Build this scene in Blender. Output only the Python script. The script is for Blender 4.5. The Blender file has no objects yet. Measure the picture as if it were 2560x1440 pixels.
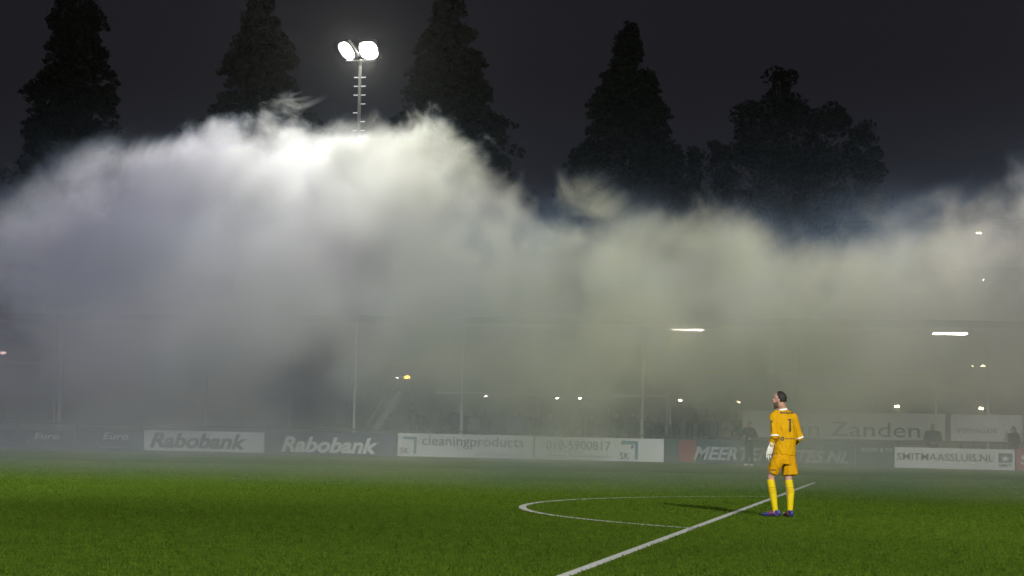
import bpy, bmesh, math, random
from mathutils import Vector, Matrix, noise as mnoise
from mathutils.bvhtree import BVHTree

random.seed(7)
scn = bpy.context.scene
COL = scn.collection
PI = math.pi

# ------------------------------------------------------------------ camera
F, ROLL, PITCH, YAW, CAMH = 4998.5, 0.0202, 0.0704, 0.2098, 1.26
_c, _s = math.cos(YAW), math.sin(YAW)
FWD = Vector((-_s * math.cos(PITCH), _c * math.cos(PITCH), math.sin(PITCH)))
RT = Vector((_c, _s, 0))
UP = RT.cross(FWD)
cr, sr = math.cos(ROLL), math.sin(ROLL)
CAM = Vector((0, 0, CAMH))


def ray(px, py):
    """direction from the camera position through a spot measured on the photograph"""
    x, y = px - 1280, py - 720
    u, v = cr * x + sr * y, -sr * x + cr * y
    return FWD + RT * (u / F) - UP * (v / F)


def at(px, py, Y):
    d = ray(px, py)
    return CAM + d * (Y / d.y)


def gnd(px, py):
    d = ray(px, py)
    return CAM + d * (-CAMH / d.z)


cd = bpy.data.cameras.new('camera')
cd.sensor_width = 36
cd.lens = F / 2560 * 36
cd.clip_start, cd.clip_end = 0.1, 3000
cam = bpy.data.objects.new('camera', cd)
COL.objects.link(cam)
rtr, upr = RT * cr + UP * sr, UP * cr - RT * sr
cam.matrix_world = Matrix((
    (rtr.x, upr.x, -FWD.x, 0), (rtr.y, upr.y, -FWD.y, 0), (rtr.z, upr.z, -FWD.z, CAMH), (0, 0, 0, 1)))
scn.camera = cam

# ------------------------------------------------------------------ helpers


def tag(o, label=None, cat=None, group=None, kind=None):
    if label:
        o['label'] = label
    if cat:
        o['category'] = cat
    if group:
        o['group'] = group
    if kind:
        o['kind'] = kind
    return o


def link(name, me, mats, parent=None, loc=None):
    o = bpy.data.objects.new(name, me)
    COL.objects.link(o)
    for m in (mats if isinstance(mats, (list, tuple)) else [mats]):
        if len(me.materials) < len(mats if isinstance(mats, (list, tuple)) else [mats]):
            me.materials.append(m)
    if parent:
        o.parent = parent
    if loc:
        o.location = loc
    return o


def empty(name, loc=(0, 0, 0), rz=0):
    o = bpy.data.objects.new(name, None)
    COL.objects.link(o)
    o.location = loc
    o.rotation_euler = (0, 0, rz)
    return o


def bm_mesh(bm, name, smooth=False):
    me = bpy.data.meshes.new(name)
    bmesh.ops.recalc_face_normals(bm, faces=bm.faces)
    bm.to_mesh(me)
    bm.free()
    if smooth:
        for p in me.polygons:
            p.use_smooth = True
    return me


def box(bm, c, s, rz=0.0, bevel=0.0):
    c = Vector(c)
    r = bmesh.ops.create_cube(bm, size=1)
    vs = r['verts']
    bmesh.ops.scale(bm, vec=s, verts=vs)
    if bevel:
        es = list({e for v in vs for e in v.link_edges})
        rb = bmesh.ops.bevel(bm, geom=es, offset=bevel, segments=2, affect='EDGES', profile=0.6)
        vs = list(set(rb['verts']) | {v for v in vs if v.is_valid})
    if rz:
        bmesh.ops.rotate(bm, verts=vs, cent=(0, 0, 0), matrix=Matrix.Rotation(rz, 3, 'Z'))
    bmesh.ops.translate(bm, vec=c, verts=vs)
    return vs


def frame_of(d, hint=Vector((1, 0, 0))):
    d = d.normalized()
    x = hint - d * hint.dot(d)
    if x.length < 1e-3:
        x = Vector((0, 1, 0)) - d * d.y
    x.normalize()
    return x, d.cross(x)


def tube(bm, pts, radii, n=14, hint=(1, 0, 0), round_ends=True):
    """closed tapered limb through pts; radii are r or (rx, ry) with rx along hint"""
    pts = [Vector(p) for p in pts]
    radii = [(r, r) if isinstance(r, (int, float)) else r for r in radii]
    hint = Vector(hint)
    P, R, D = [], [], []
    for i, p in enumerate(pts):
        d = (pts[min(i + 1, len(pts) - 1)] - pts[max(i - 1, 0)]).normalized()
        P.append(p); R.append(radii[i]); D.append(d)
    if round_ends:
        def cap(p, d, r, sgn):
            out = []
            for a in (0.45, 0.8, 0.97):
                out.append((p + d * sgn * a * min(r), d, (r[0] * math.sqrt(1 - a * a), r[1] * math.sqrt(1 - a * a))))
            return out
        a = cap(P[0], D[0], R[0], -1)[::-1]
        b = cap(P[-1], D[-1], R[-1], 1)
        P = [q[0] for q in a] + P + [q[0] for q in b]
        R = [q[2] for q in a] + R + [q[2] for q in b]
        D = [q[1] for q in a] + D + [q[1] for q in b]
    rings = []
    for p, r, d in zip(P, R, D):
        x, y = frame_of(d, hint)
        rings.append([bm.verts.new(p + x * (r[0] * math.cos(2 * PI * k / n)) + y * (r[1] * math.sin(2 * PI * k / n))) for k in range(n)])
    for a, b in zip(rings, rings[1:]):
        for k in range(n):
            bm.faces.new((a[k], a[(k + 1) % n], b[(k + 1) % n], b[k]))
    bm.faces.new(rings[0][::-1])
    bm.faces.new(rings[-1])
    return rings


def ball(bm, c, r, seg=16):
    """ellipsoid; r is a number or three radii"""
    r = (r, r, r) if isinstance(r, (int, float)) else r
    q = bmesh.ops.create_uvsphere(bm, u_segments=seg, v_segments=seg // 2 + 2, radius=1)
    bmesh.ops.scale(bm, vec=r, verts=q['verts'])
    bmesh.ops.translate(bm, vec=Vector(c), verts=q['verts'])
    return q['verts']


def fuse(bm, name, voxel, smooth=4, disp=None):
    """melt overlapping closed pieces into one continuous skin"""
    me = bm_mesh(bm, name)
    o = bpy.data.objects.new(name, me)
    COL.objects.link(o)
    m = o.modifiers.new('r', 'REMESH')
    m.mode = 'VOXEL'
    m.voxel_size = voxel
    s = o.modifiers.new('s', 'SMOOTH')
    s.factor, s.iterations = 0.5, smooth
    dg = bpy.context.evaluated_depsgraph_get()
    out = bpy.data.meshes.new_from_object(o.evaluated_get(dg))
    bpy.data.objects.remove(o)
    bpy.data.meshes.remove(me)
    out.name = name
    if disp:
        for v in out.vertices:
            v.co = v.co + v.normal * disp(v.co)
    for p in out.polygons:
        p.use_smooth = True
    return out


# ------------------------------------------------------------------ materials
def nodes_of(name):
    m = bpy.data.materials.new(name)
    m.use_nodes = True
    nt = m.node_tree
    b = nt.nodes.get('Principled BSDF')
    return m, nt, b


def N(nt, t, **kw):
    n = nt.nodes.new(t)
    for k, v in kw.items():
        setattr(n, k, v)
    return n


def paint(name, col, rough=0.6, var=0.15, scale=6.0, bump=0.0, bscale=40.0, metal=0.0, spec=0.4):
    m, nt, b = nodes_of(name)
    tc = N(nt, 'ShaderNodeTexCoord')
    nz = N(nt, 'ShaderNodeTexNoise')
    nz.inputs['Scale'].default_value = scale
    nz.inputs['Detail'].default_value = 4
    nt.links.new(tc.outputs['Object'], nz.inputs['Vector'])
    rp = N(nt, 'ShaderNodeValToRGB')
    lo = [c * (1 - var) for c in col]
    hi = [min(1, c * (1 + var)) for c in col]
    rp.color_ramp.elements[0].position = 0.3
    rp.color_ramp.elements[1].position = 0.7
    rp.color_ramp.elements[0].color = (*lo, 1)
    rp.color_ramp.elements[1].color = (*hi, 1)
    nt.links.new(nz.outputs['Fac'], rp.inputs['Fac'])
    nt.links.new(rp.outputs['Color'], b.inputs['Base Color'])
    b.inputs['Roughness'].default_value = rough
    b.inputs['Metallic'].default_value = metal
    b.inputs['Specular IOR Level'].default_value = spec
    if bump:
        n2 = N(nt, 'ShaderNodeTexNoise')
        n2.inputs['Scale'].default_value = bscale
        n2.inputs['Detail'].default_value = 3
        nt.links.new(tc.outputs['Object'], n2.inputs['Vector'])
        bp = N(nt, 'ShaderNodeBump')
        bp.inputs['Strength'].default_value = bump
        bp.inputs['Distance'].default_value = 0.02
        nt.links.new(n2.outputs['Fac'], bp.inputs['Height'])
        nt.links.new(bp.outputs['Normal'], b.inputs['Normal'])
    return m


def glow(name, col, strength):
    m, nt, b = nodes_of(name)
    b.inputs['Base Color'].default_value = (0.8, 0.8, 0.8, 1)
    b.inputs['Emission Color'].default_value = (*col, 1)
    b.inputs['Emission Strength'].default_value = strength
    return m


M = {}
M['white_board'] = paint('white_board', (0.72, 0.73, 0.73), 0.5, 0.05, 1.5)
M['navy_board'] = paint('navy_board', (0.012, 0.016, 0.05), 0.5, 0.2, 1.5)
M['blue_board'] = paint('blue_board', (0.02, 0.035, 0.11), 0.5, 0.2, 1.5)
M['green_board'] = paint('green_board', (0.02, 0.05, 0.05), 0.5, 0.2, 1.5)
M['red_board'] = paint('red_board', (0.3, 0.02, 0.03), 0.5, 0.15, 1.5)
M['white_ink'] = paint('white_ink', (0.75, 0.75, 0.75), 0.5, 0.03)
M['dull_ink'] = paint('dull_ink', (0.34, 0.35, 0.36), 0.5, 0.2, 5)
M['dark_ink'] = paint('dark_ink', (0.02, 0.022, 0.03), 0.5, 0.1)
M['grey_ink'] = paint('grey_ink', (0.07, 0.07, 0.065), 0.5, 0.1)
M['slate_ink'] = paint('slate_ink', (0.10, 0.13, 0.16), 0.5, 0.1)
M['teal_ink'] = paint('teal_ink', (0.08, 0.24, 0.29), 0.5, 0.1)
M['red_ink'] = paint('red_ink', (0.20, 0.02, 0.02), 0.5, 0.1)
M['galv'] = paint('galvanised_steel', (0.055, 0.057, 0.052), 0.6, 0.15, 3, spec=0.15)
M['white_metal'] = paint('white_metal', (0.7, 0.7, 0.68), 0.4, 0.08, 3)
M['stair_metal'] = paint('stair_metal', (0.28, 0.28, 0.27), 0.5, 0.15, 3)
M['dark_metal'] = paint('dark_metal', (0.06, 0.06, 0.065), 0.5, 0.2, 3)
M['concrete'] = paint('concrete', (0.24, 0.235, 0.22), 0.85, 0.2, 1.2, 0.2, 12)
M['roof'] = paint('roof_sheet', (0.22, 0.23, 0.23), 0.5, 0.1, 0.8)
M['bark'] = paint('bark', (0.03, 0.024, 0.018), 0.9, 0.3, 4, 0.4, 20, spec=0.05)
M['leaf'] = paint('conifer_leaf', (0.005, 0.007, 0.004), 0.8, 0.45, 0.8, spec=0.02)
M['leaf2'] = paint('broad_leaf', (0.006, 0.008, 0.0045), 0.8, 0.45, 0.8, spec=0.02)
M['brick'] = paint('dark_brick', (0.035, 0.028, 0.024), 0.85, 0.25, 2.0)
M['glass'] = paint('dark_glass', (0.02, 0.022, 0.025), 0.1, 0.1)
M['skin'] = paint('skin', (0.42, 0.235, 0.16), 0.55, 0.1, 8)
M['hair'] = paint('dark_hair', (0.012, 0.009, 0.007), 0.6, 0.3, 60, 0.5, 120)
M['beard'] = paint('stubble', (0.10, 0.06, 0.045), 0.7, 0.3, 90)


def fabric(name, col, rough=0.75, fold=0.35):
    m, nt, b = nodes_of(name)
    tc = N(nt, 'ShaderNodeTexCoord')
    mp = N(nt, 'ShaderNodeMapping')
    mp.inputs['Scale'].default_value = (1.0, 1.0, 0.45)
    mp.inputs['Rotation'].default_value = (0, 0.6, 0)
    nt.links.new(tc.outputs['Object'], mp.inputs['Vector'])
    nz = N(nt, 'ShaderNodeTexNoise')
    nz.inputs['Scale'].default_value = 11
    nz.inputs['Detail'].default_value = 3
    nz.inputs['Distortion'].default_value = 1.2
    nt.links.new(mp.outputs['Vector'], nz.inputs['Vector'])
    rp = N(nt, 'ShaderNodeValToRGB')
    rp.color_ramp.elements[0].color = (*[c * 0.88 for c in col], 1)
    rp.color_ramp.elements[1].color = (*[min(1, c * 1.08) for c in col], 1)
    nt.links.new(nz.outputs['Fac'], rp.inputs['Fac'])
    nt.links.new(rp.outputs['Color'], b.inputs['Base Color'])
    b.inputs['Roughness'].default_value = rough
    b.inputs['Specular IOR Level'].default_value = 0.1
    bp = N(nt, 'ShaderNodeBump')
    bp.inputs['Strength'].default_value = fold
    bp.inputs['Distance'].default_value = 0.04
    nt.links.new(nz.outputs['Fac'], bp.inputs['Height'])
    nt.links.new(bp.outputs['Normal'], b.inputs['Normal'])
    return m


M['shirt'] = fabric('amber_shirt', (0.50, 0.262, 0.0012))
M['shorts'] = fabric('amber_shorts', (0.49, 0.245, 0.0012), fold=0.5)
M['undershirt'] = fabric('yellow_undershirt', (0.60, 0.33, 0.006))
M['sock'] = fabric('yellow_sock', (0.60, 0.44, 0.006), fold=0.15)
M['sock_band'] = fabric('ochre_band', (0.40, 0.25, 0.01), fold=0.1)
M['trim'] = fabric('white_trim', (0.75, 0.74, 0.7), fold=0.1)
M['glove'] = paint('white_glove', (0.72, 0.70, 0.64), 0.6, 0.08, 20)
M['glove_palm'] = paint('grey_glove', (0.10, 0.10, 0.10), 0.6, 0.08, 20)
M['boot'] = paint('blue_boot', (0.018, 0.028, 0.15), 0.35, 0.2, 20)
M['boot_red'] = paint('red_lace', (0.35, 0.035, 0.05), 0.45, 0.1, 20)
M['boot_sole'] = paint('dark_sole', (0.02, 0.02, 0.05), 0.5, 0.1, 20)
M['jacket_dark'] = fabric('dark_jacket', (0.018, 0.02, 0.026), 0.8)
M['jacket_grey'] = fabric('grey_jacket', (0.09, 0.09, 0.095), 0.8)
M['jacket_blue'] = fabric('blue_jacket', (0.03, 0.10, 0.25), 0.8)
M['jacket_brown'] = fabric('brown_jacket', (0.13, 0.09, 0.06), 0.8)
M['jacket_pale'] = fabric('pale_jacket', (0.34, 0.33, 0.31), 0.8)
M['jeans'] = fabric('jeans', (0.03, 0.035, 0.06), 0.85)
M['white_shoe'] = paint('white_shoe', (0.8, 0.8, 0.78), 0.45, 0.05)
M['dark_shoe'] = paint('dark_shoe', (0.02, 0.02, 0.02), 0.5, 0.05)

M['lens_l'] = glow('lit_lens_cool', (0.93, 0.93, 1.0), 75)
M['lens_r'] = glow('lit_lens_warm', (1.0, 0.94, 0.86), 75)
M['tube'] = glow('lit_tube', (1.0, 0.86, 0.76), 110)
M['warm_lamp'] = glow('lit_gallery_lamp', (1.0, 0.86, 0.5), 60)
M['white_lamp'] = glow('lit_white_lamp', (0.95, 0.95, 0.85), 40)
M['sodium'] = glow('lit_sodium', (1.0, 0.55, 0.08), 160)
M['pink_lamp'] = glow('lit_pink_lamp', (1.0, 0.62, 0.55), 5)


def turf():
    m, nt, b = nodes_of('artificial_turf')
    tc = N(nt, 'ShaderNodeTexCoord')
    L = nt.links.new

    def nz(scale, detail=3, rough=0.55, vec=None):
        n = N(nt, 'ShaderNodeTexNoise')
        n.inputs['Scale'].default_value = scale
        n.inputs['Detail'].default_value = detail
        n.inputs['Roughness'].default_value = rough
        L(vec or tc.outputs['Object'], n.inputs['Vector'])
        return n
    big = nz(0.35, 4)
    mid = nz(3.5, 3)
    fine = nz(38, 3, 0.7)
    mp = N(nt, 'ShaderNodeMapping')
    mp.inputs['Scale'].default_value = (1, 0.35, 1)
    L(tc.outputs['Object'], mp.inputs['Vector'])
    blade = nz(150, 2, 0.8, mp.outputs['Vector'])
    a1 = N(nt, 'ShaderNodeMath', operation='MULTIPLY_ADD')
    a1.inputs[1].default_value = 0.5
    L(big.outputs['Fac'], a1.inputs[0])
    a2 = N(nt, 'ShaderNodeMath', operation='MULTIPLY_ADD')
    a2.inputs[1].default_value = 0.75
    L(mid.outputs['Fac'], a2.inputs[0])
    a3 = N(nt, 'ShaderNodeMath', operation='MULTIPLY_ADD')
    a3.inputs[1].default_value = 0.9
    L(fine.outputs['Fac'], a3.inputs[0])
    a4 = N(nt, 'ShaderNodeMath', operation='MULTIPLY')
    a4.inputs[1].default_value = 1.1
    L(blade.outputs['Fac'], a4.inputs[0])
    L(a4.outputs[0], a3.inputs[2])
    L(a3.outputs[0], a2.inputs[2])
    L(a2.outputs[0], a1.inputs[2])
    mr = N(nt, 'ShaderNodeMapRange')
    mr.inputs['From Min'].default_value = 0.95
    mr.inputs['From Max'].default_value = 2.0
    L(a1.outputs[0], mr.inputs['Value'])
    rp = N(nt, 'ShaderNodeValToRGB')
    e = rp.color_ramp.elements
    e[0].position, e[0].color = 0.0, (0.020, 0.040, 0.004, 1)
    e[1].position, e[1].color = 1.0, (0.165, 0.262, 0.022, 1)
    k = e.new(0.5)
    k.color = (0.074, 0.138, 0.010, 1)
    L(mr.outputs['Result'], rp.inputs['Fac'])
    L(rp.outputs['Color'], b.inputs['Base Color'])
    b.inputs['Roughness'].default_value = 0.9
    b.inputs['Specular IOR Level'].default_value = 0.0
    bp = N(nt, 'ShaderNodeBump')
    bp.inputs['Strength'].default_value = 0.7
    bp.inputs['Distance'].default_value = 0.03
    L(a3.outputs[0], bp.inputs['Height'])
    L(bp.outputs['Normal'], b.inputs['Normal'])
    return m


M['turf'] = turf()
M['blade'] = paint('grass_blade', (0.057, 0.095, 0.010), 0.85, 0.36, 7, spec=0.0)
M['soil'] = paint('dark_ground', (0.05, 0.05, 0.045), 0.9, 0.3, 0.5, 0.3, 8)
M['paving'] = paint('paving', (0.14, 0.135, 0.13), 0.85, 0.2, 1.0, 0.2, 10)


def line_paint():
    m, nt, b = nodes_of('line_fibre')
    tc = N(nt, 'ShaderNodeTexCoord')
    nz = N(nt, 'ShaderNodeTexNoise')
    nz.inputs['Scale'].default_value = 60
    nz.inputs['Detail'].default_value = 4
    nt.links.new(tc.outputs['Object'], nz.inputs['Vector'])
    rp = N(nt, 'ShaderNodeValToRGB')
    rp.color_ramp.elements[0].position = 0.25
    rp.color_ramp.elements[0].color = (0.30, 0.32, 0.24, 1)
    rp.color_ramp.elements[1].position = 0.6
    rp.color_ramp.elements[1].color = (0.55, 0.55, 0.50, 1)
    nt.links.new(nz.outputs['Fac'], rp.inputs['Fac'])
    nt.links.new(rp.outputs['Color'], b.inputs['Base Color'])
    b.inputs['Roughness'].default_value = 0.9
    return m


M['line'] = line_paint()


# ------------------------------------------------------------------ lettering
def text_mesh(s, width=None, height=None, shear=0.0, bold=0.0, space=1.0):
    """flat lettering in the xz plane, lower left at the origin, facing -y"""
    c = bpy.data.curves.new('t', 'FONT')
    c.body = s
    c.shear = shear
    c.offset = bold
    c.space_character = space
    c.resolution_u = 3
    o = bpy.data.objects.new('t', c)
    COL.objects.link(o)
    dg = bpy.context.evaluated_depsgraph_get()
    me = bpy.data.meshes.new_from_object(o.evaluated_get(dg))
    bpy.data.objects.remove(o)
    bpy.data.curves.remove(c)
    xs = [v.co.x for v in me.vertices]
    ys = [v.co.y for v in me.vertices]
    w, h = max(xs) - min(xs), max(ys) - min(ys)
    sx = width / w if width else None
    sy = height / h if height else None
    sx, sy = sx or sy, sy or sx
    x0, y0 = min(xs), min(ys)
    for v in me.vertices:
        v.co = Vector(((v.co.x - x0) * sx, 0, (v.co.y - y0) * sy))
    return me


def merge(meshes_at):
    """several (mesh, offset) into one"""
    bm = bmesh.new()
    for me, off in meshes_at:
        n0 = len(bm.verts)
        bm.from_mesh(me)
        bm.verts.ensure_lookup_table()
        for v in bm.verts[n0:]:
            v.co += Vector(off)
    me = bpy.data.meshes.new('lettering')
    bm.to_mesh(me)
    bm.free()
    return me


# ------------------------------------------------------------------ ground, pitch, markings
def sheet(name, x0, x1, y0, y1, z, mat, kind='structure'):
    bm = bmesh.new()
    vs = [bm.verts.new(p) for p in ((x0, y0, z), (x1, y0, z), (x1, y1, z), (x0, y1, z))]
    bm.faces.new(vs)
    return tag(link(name, bm_mesh(bm, name), mat), kind=kind)


sheet('ground', -900, 900, -300, 1500, -0.012, M['soil'])
sheet('pitch', -110, 45, -2, 82, 0.0, M['turf'])
sheet('path', -110, 45, 82.02, 84.2, -0.004, M['paving'])

XL, YC = -3.14, 33.72
import numpy as np


def on_line(x, y):
    a = np.abs(x - XL) < 0.058
    b = (np.abs(y - (YC + 20.16)) < 0.052) & (x > XL)
    rr = np.hypot(x - XL - 5.5, y - YC)
    c = (np.abs(rr - 9.09) < 0.058) & (x < XL)
    return a | b | c


def grass_blades():
    rg = np.random.default_rng(4)
    n = 420000
    u = rg.random(n)
    d = 10.5 + (62 - 10.5) * u ** 1.6
    half = d * 0.33
    lat = (rg.random(n) * 2 - 1) * half
    x = -math.sin(YAW) * d + math.cos(YAW) * lat
    y = math.cos(YAW) * d + math.sin(YAW) * lat
    ok = ~on_line(x, y)
    x, y, d = x[ok], y[ok], d[ok]
    n = len(x)
    h = rg.uniform(0.016, 0.036, n)
    w = rg.uniform(0.003, 0.006, n) * (0.7 + d / 45)
    an = rg.uniform(0, math.pi, n)
    lx_, ly_ = rg.normal(0, 0.012, n), rg.normal(0, 0.012, n)
    co = np.empty((n, 3, 3), np.float32)
    co[:, 0] = np.stack([x - w * np.cos(an), y - w * np.sin(an), np.zeros(n)], 1)
    co[:, 1] = np.stack([x + w * np.cos(an), y + w * np.sin(an), np.zeros(n)], 1)
    co[:, 2] = np.stack([x + lx_, y + ly_, h], 1)
    me = bpy.data.meshes.new('grass')
    me.vertices.add(3 * n)
    me.loops.add(3 * n)
    me.polygons.add(n)
    me.vertices.foreach_set('co', co.ravel())
    me.loops.foreach_set('vertex_index', np.arange(3 * n, dtype=np.int32))
    me.polygons.foreach_set('loop_start', np.arange(0, 3 * n, 3, dtype=np.int32))
    me.update(calc_edges=True)
    return me


tag(link('grass', grass_blades(), M['blade']), 'short upright fibres of green artificial grass', None, None, 'stuff')
bm = bmesh.new()


def strip(a, b, w, z=0.004):
    a, b = Vector((*a, z)), Vector((*b, z))
    d = (b - a).normalized()
    n = Vector((-d.y, d.x, 0)) * w / 2
    bm.faces.new([bm.verts.new(p) for p in (a + n, a - n, b - n, b + n)])


strip((XL, YC - 20.16), (XL, YC + 20.22), 0.115)
strip((XL + 0.07, YC + 20.16), (XL + 16.5, YC + 20.16), 0.115)
strip((XL + 0.07, YC - 20.16), (XL + 16.5, YC - 20.16), 0.115)
strip((XL + 16.5, -0.5), (XL + 16.5, 68), 0.12)
th0 = math.acos(-5.43 / 9.09)
prev = None
for i in range(81):
    th = th0 + (2 * PI - 2 * th0) * i / 80
    q = [bm.verts.new((XL + 5.5 + r * math.cos(th), YC + r * math.sin(th), 0.004)) for r in (9.03, 9.15)]
    if prev:
        bm.faces.new((prev[0], prev[1], q[1], q[0]))
    prev = q
tag(link('pitch_markings', bm_mesh(bm, 'pitch_markings'), M['line']), kind='structure')

# ------------------------------------------------------------------ advertising boards
BY = 81.0
BG = 'advertising boards along the far touchline'


def board(px0, px1, top_px, mat, label, texts, Y=BY, z0=0.04, thick=0.05, group=BG, pieces=()):
    """board between two measured edges; texts: (string, px0, px1, y_low_fraction, height_fraction, material, shear, bold)"""
    mid = (px0 + px1) / 2
    a, b = at(px0, top_px + (px0 - mid) * 0.025, Y), at(px1, top_px + (px1 - mid) * 0.025, Y)
    zt = (a.z + b.z) / 2
    root = empty('advertising_board', (a.x, Y, z0))
    tag(root, label, 'advertising board', group)
    W, Hh = b.x - a.x, zt - z0
    g = bmesh.new()
    box(g, (W / 2, thick / 2, Hh / 2), (W, thick, Hh), bevel=0.008)
    link('panel', bm_mesh(g, 'panel'), mat, root)
    n = max(2, int(W / 2.2) + 1)
    for i in range(n):
        g = bmesh.new()
        x = 0.15 + (W - 0.3) * i / (n - 1)
        box(g, (x, thick + 0.03, Hh / 2 - z0 / 2), (0.05, 0.05, Hh + z0 - 0.02))
        box(g, (x, thick + 0.25, 0.02), (0.05, 0.40, 0.04))
        link('support', bm_mesh(g, 'support'), M['dark_metal'], root)

    def fx(px):
        return at(px, top_px, Y).x - a.x
    for (s, p0, p1, lo, hf, ink, shear, bold) in texts:
        me = text_mesh(s, fx(p1) - fx(p0), hf * Hh, shear, bold)
        link('lettering', me, ink, root, (fx(p0), -0.012, lo * Hh))
    for (kind, p0, p1, lo, hi, ink) in pieces:
        x0, x1, q0, q1 = fx(p0), fx(p1), lo * Hh, hi * Hh
        g = bmesh.new()
        if kind == 'block':
            box(g, ((x0 + x1) / 2, -0.006, (q0 + q1) / 2), (x1 - x0, 0.008, q1 - q0))
        elif kind == 'corner':         # bracket shaped mark: top bar and right bar
            w = (x1 - x0) * 0.2
            box(g, ((x0 + x1) / 2, -0.002, q1 - w / 2), (x1 - x0, 0.008, w))
            box(g, (x1 - w / 2, -0.002, (q0 + q1 - w) / 2), (w, 0.008, q1 - q0 - w - 0.002))
        elif kind == 'swoosh':
            pr = None
            for i in range(25):
                t = PI * 0.75 + i / 24 * PI * 1.15
                wd = 0.03 * math.sin(PI * i / 24) + 0.004
                cxx, czz = (x0 + x1) / 2, (q0 + q1) / 2
                q = [g.verts.new((cxx + (x1 - x0) / 2 * math.cos(t) * k, -0.003, czz + (q1 - q0) / 2 * math.sin(t) * k)) for k in (1 - wd, 1 + wd)]
                if pr:
                    g.faces.new((pr[0], pr[1], q[1], q[0]))
                pr = q
        elif kind == 'emblem':         # square mark with a small figure cut out in white
            box(g, ((x0 + x1) / 2, -0.002, (q0 + q1) / 2), (x1 - x0, 0.008, q1 - q0))
            link('emblem', bm_mesh(g, 'emblem'), ink, root)
            g = bmesh.new()
            cx_, cz_, r_ = (x0 + x1) / 2, (q0 + q1) / 2, (q1 - q0) / 2
            pts = []
            for i in range(10):
                t = PI / 2 + i * PI / 5
                rr = r_ * (0.7 if i % 2 == 0 else 0.3)
                pts.append(g.verts.new((cx_ + rr * 1.5 * math.cos(t), -0.009, cz_ - r_ * 0.2 + rr * math.sin(t))))
            g.faces.new(pts)
            link('emblem', bm_mesh(g, 'emblem'), M['white_ink'], root)
            continue
        link('emblem', bm_mesh(g, 'emblem'), ink, root)
    return root


WI, DI, GI, SI, TI = M['white_ink'], M['dark_ink'], M['grey_ink'], M['slate_ink'], M['teal_ink']
board(-420, 184, 1071, M['navy_board'], 'near black board with one white Euro mark, at the left edge of the photo',
      [('Euro', 86, 150, 0.5, 0.36, WI, 0.25, 0.01)], pieces=[('swoosh', 70, 165, 0.16, 0.62, WI)])
board(187, 359, 1074, M['blue_board'], 'dark board with a white Euro mark, directly beside the white Rabobank board',
      [('Euro', 258, 322, 0.5, 0.36, WI, 0.25, 0.01)], pieces=[('swoosh', 242, 330, 0.1, 0.62, WI)])
board(362, 661, 1078, M['white_board'], 'white board with dark slanted Rabobank lettering',
      [('Rabobank', 376, 618, 0.13, 0.76, M['dark_ink'], 0.28, 0.035)])
board(664, 990, 1082, M['blue_board'], 'dark blue board with white slanted Rabobank lettering',
      [('Rabobank', 704, 946, 0.06, 0.74, WI, 0.28, 0.035)])
board(995, 1334, 1086, M['white_board'], 'white board reading cleaningproducts with a teal square mark at its left end',
      [('cleaningproducts', 1056, 1310, 0.36, 0.56, GI, 0.0, 0.0), ('SK', 1002, 1024, 0.12, 0.26, GI, 0.0, 0.01),
       ('www.skcleaning.nl', 1192, 1310, 0.08, 0.15, TI, 0.0, 0.0)],
      pieces=[('corner', 1008, 1042, 0.12, 0.86, TI)])
board(1337, 1660, 1094, M['white_board'], 'white board with the telephone number 010-5900817 in grey figures',
      [('010-5900817', 1366, 1527, 0.45, 0.38, GI, 0.0, 0.0), ('SK', 1551, 1575, 0.08, 0.3, GI, 0.0, 0.01),
       ('www.skcleaning.nl', 1368, 1522, 0.10, 0.16, SI, 0.0, 0.0)],
      pieces=[('corner', 1553, 1596, 0.1, 0.88, TI), ('block', 1578, 1584, 0.56, 0.7, DI)])
board(1663, 2137, 1100, M['green_board'], 'dark green board with slanted white web address and a red square',
      [('MEERTEN', 1734, 1938, 0.14, 0.54, M['dull_ink'], 0.3, 0.03), ('TES.NL', 1992, 2124, 0.1, 0.54, M['dull_ink'], 0.3, 0.03)],
      pieces=[('block', 1698, 1740, 0.04, 0.93, M['red_ink'])])
board(2140, 2234, 1114, M['green_board'], 'short dark board with small white AUDIO & TV lettering at its top',
      [('AUDIO & TV', 2150, 2230, 0.72, 0.18, WI, 0.0, 0.0)])
board(2237, 2537, 1121, M['white_board'], 'white board reading SMITMAASSLUIS.NL in dark capitals',
      [('SMITMAASSLUIS.NL', 2243, 2484, 0.38, 0.36, DI, 0.0, 0.008), ('SMIT', 2497, 2530, 0.14, 0.16, DI, 0.0, 0.01)],
      pieces=[('emblem', 2496, 2531, 0.36, 0.82, SI)])
board(2540, 2900, 1126, M['red_board'], 'dark red board at the right edge of the photo',
      [('SPORT', 2551, 2750, 0.28, 0.44, WI, 0.0, 0.01)])

# ------------------------------------------------------------------ far stand
SY = 85.0
st = empty('covered_stand', (-20, SY, 0))
tag(st, 'long low covered stand behind the advertising boards, flat pale roof on thin posts', 'stand')
zr = at(400, 787, SY - 0.8).z


def lx(px, py, Y):
    return at(px, py, Y).x + 20


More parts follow.
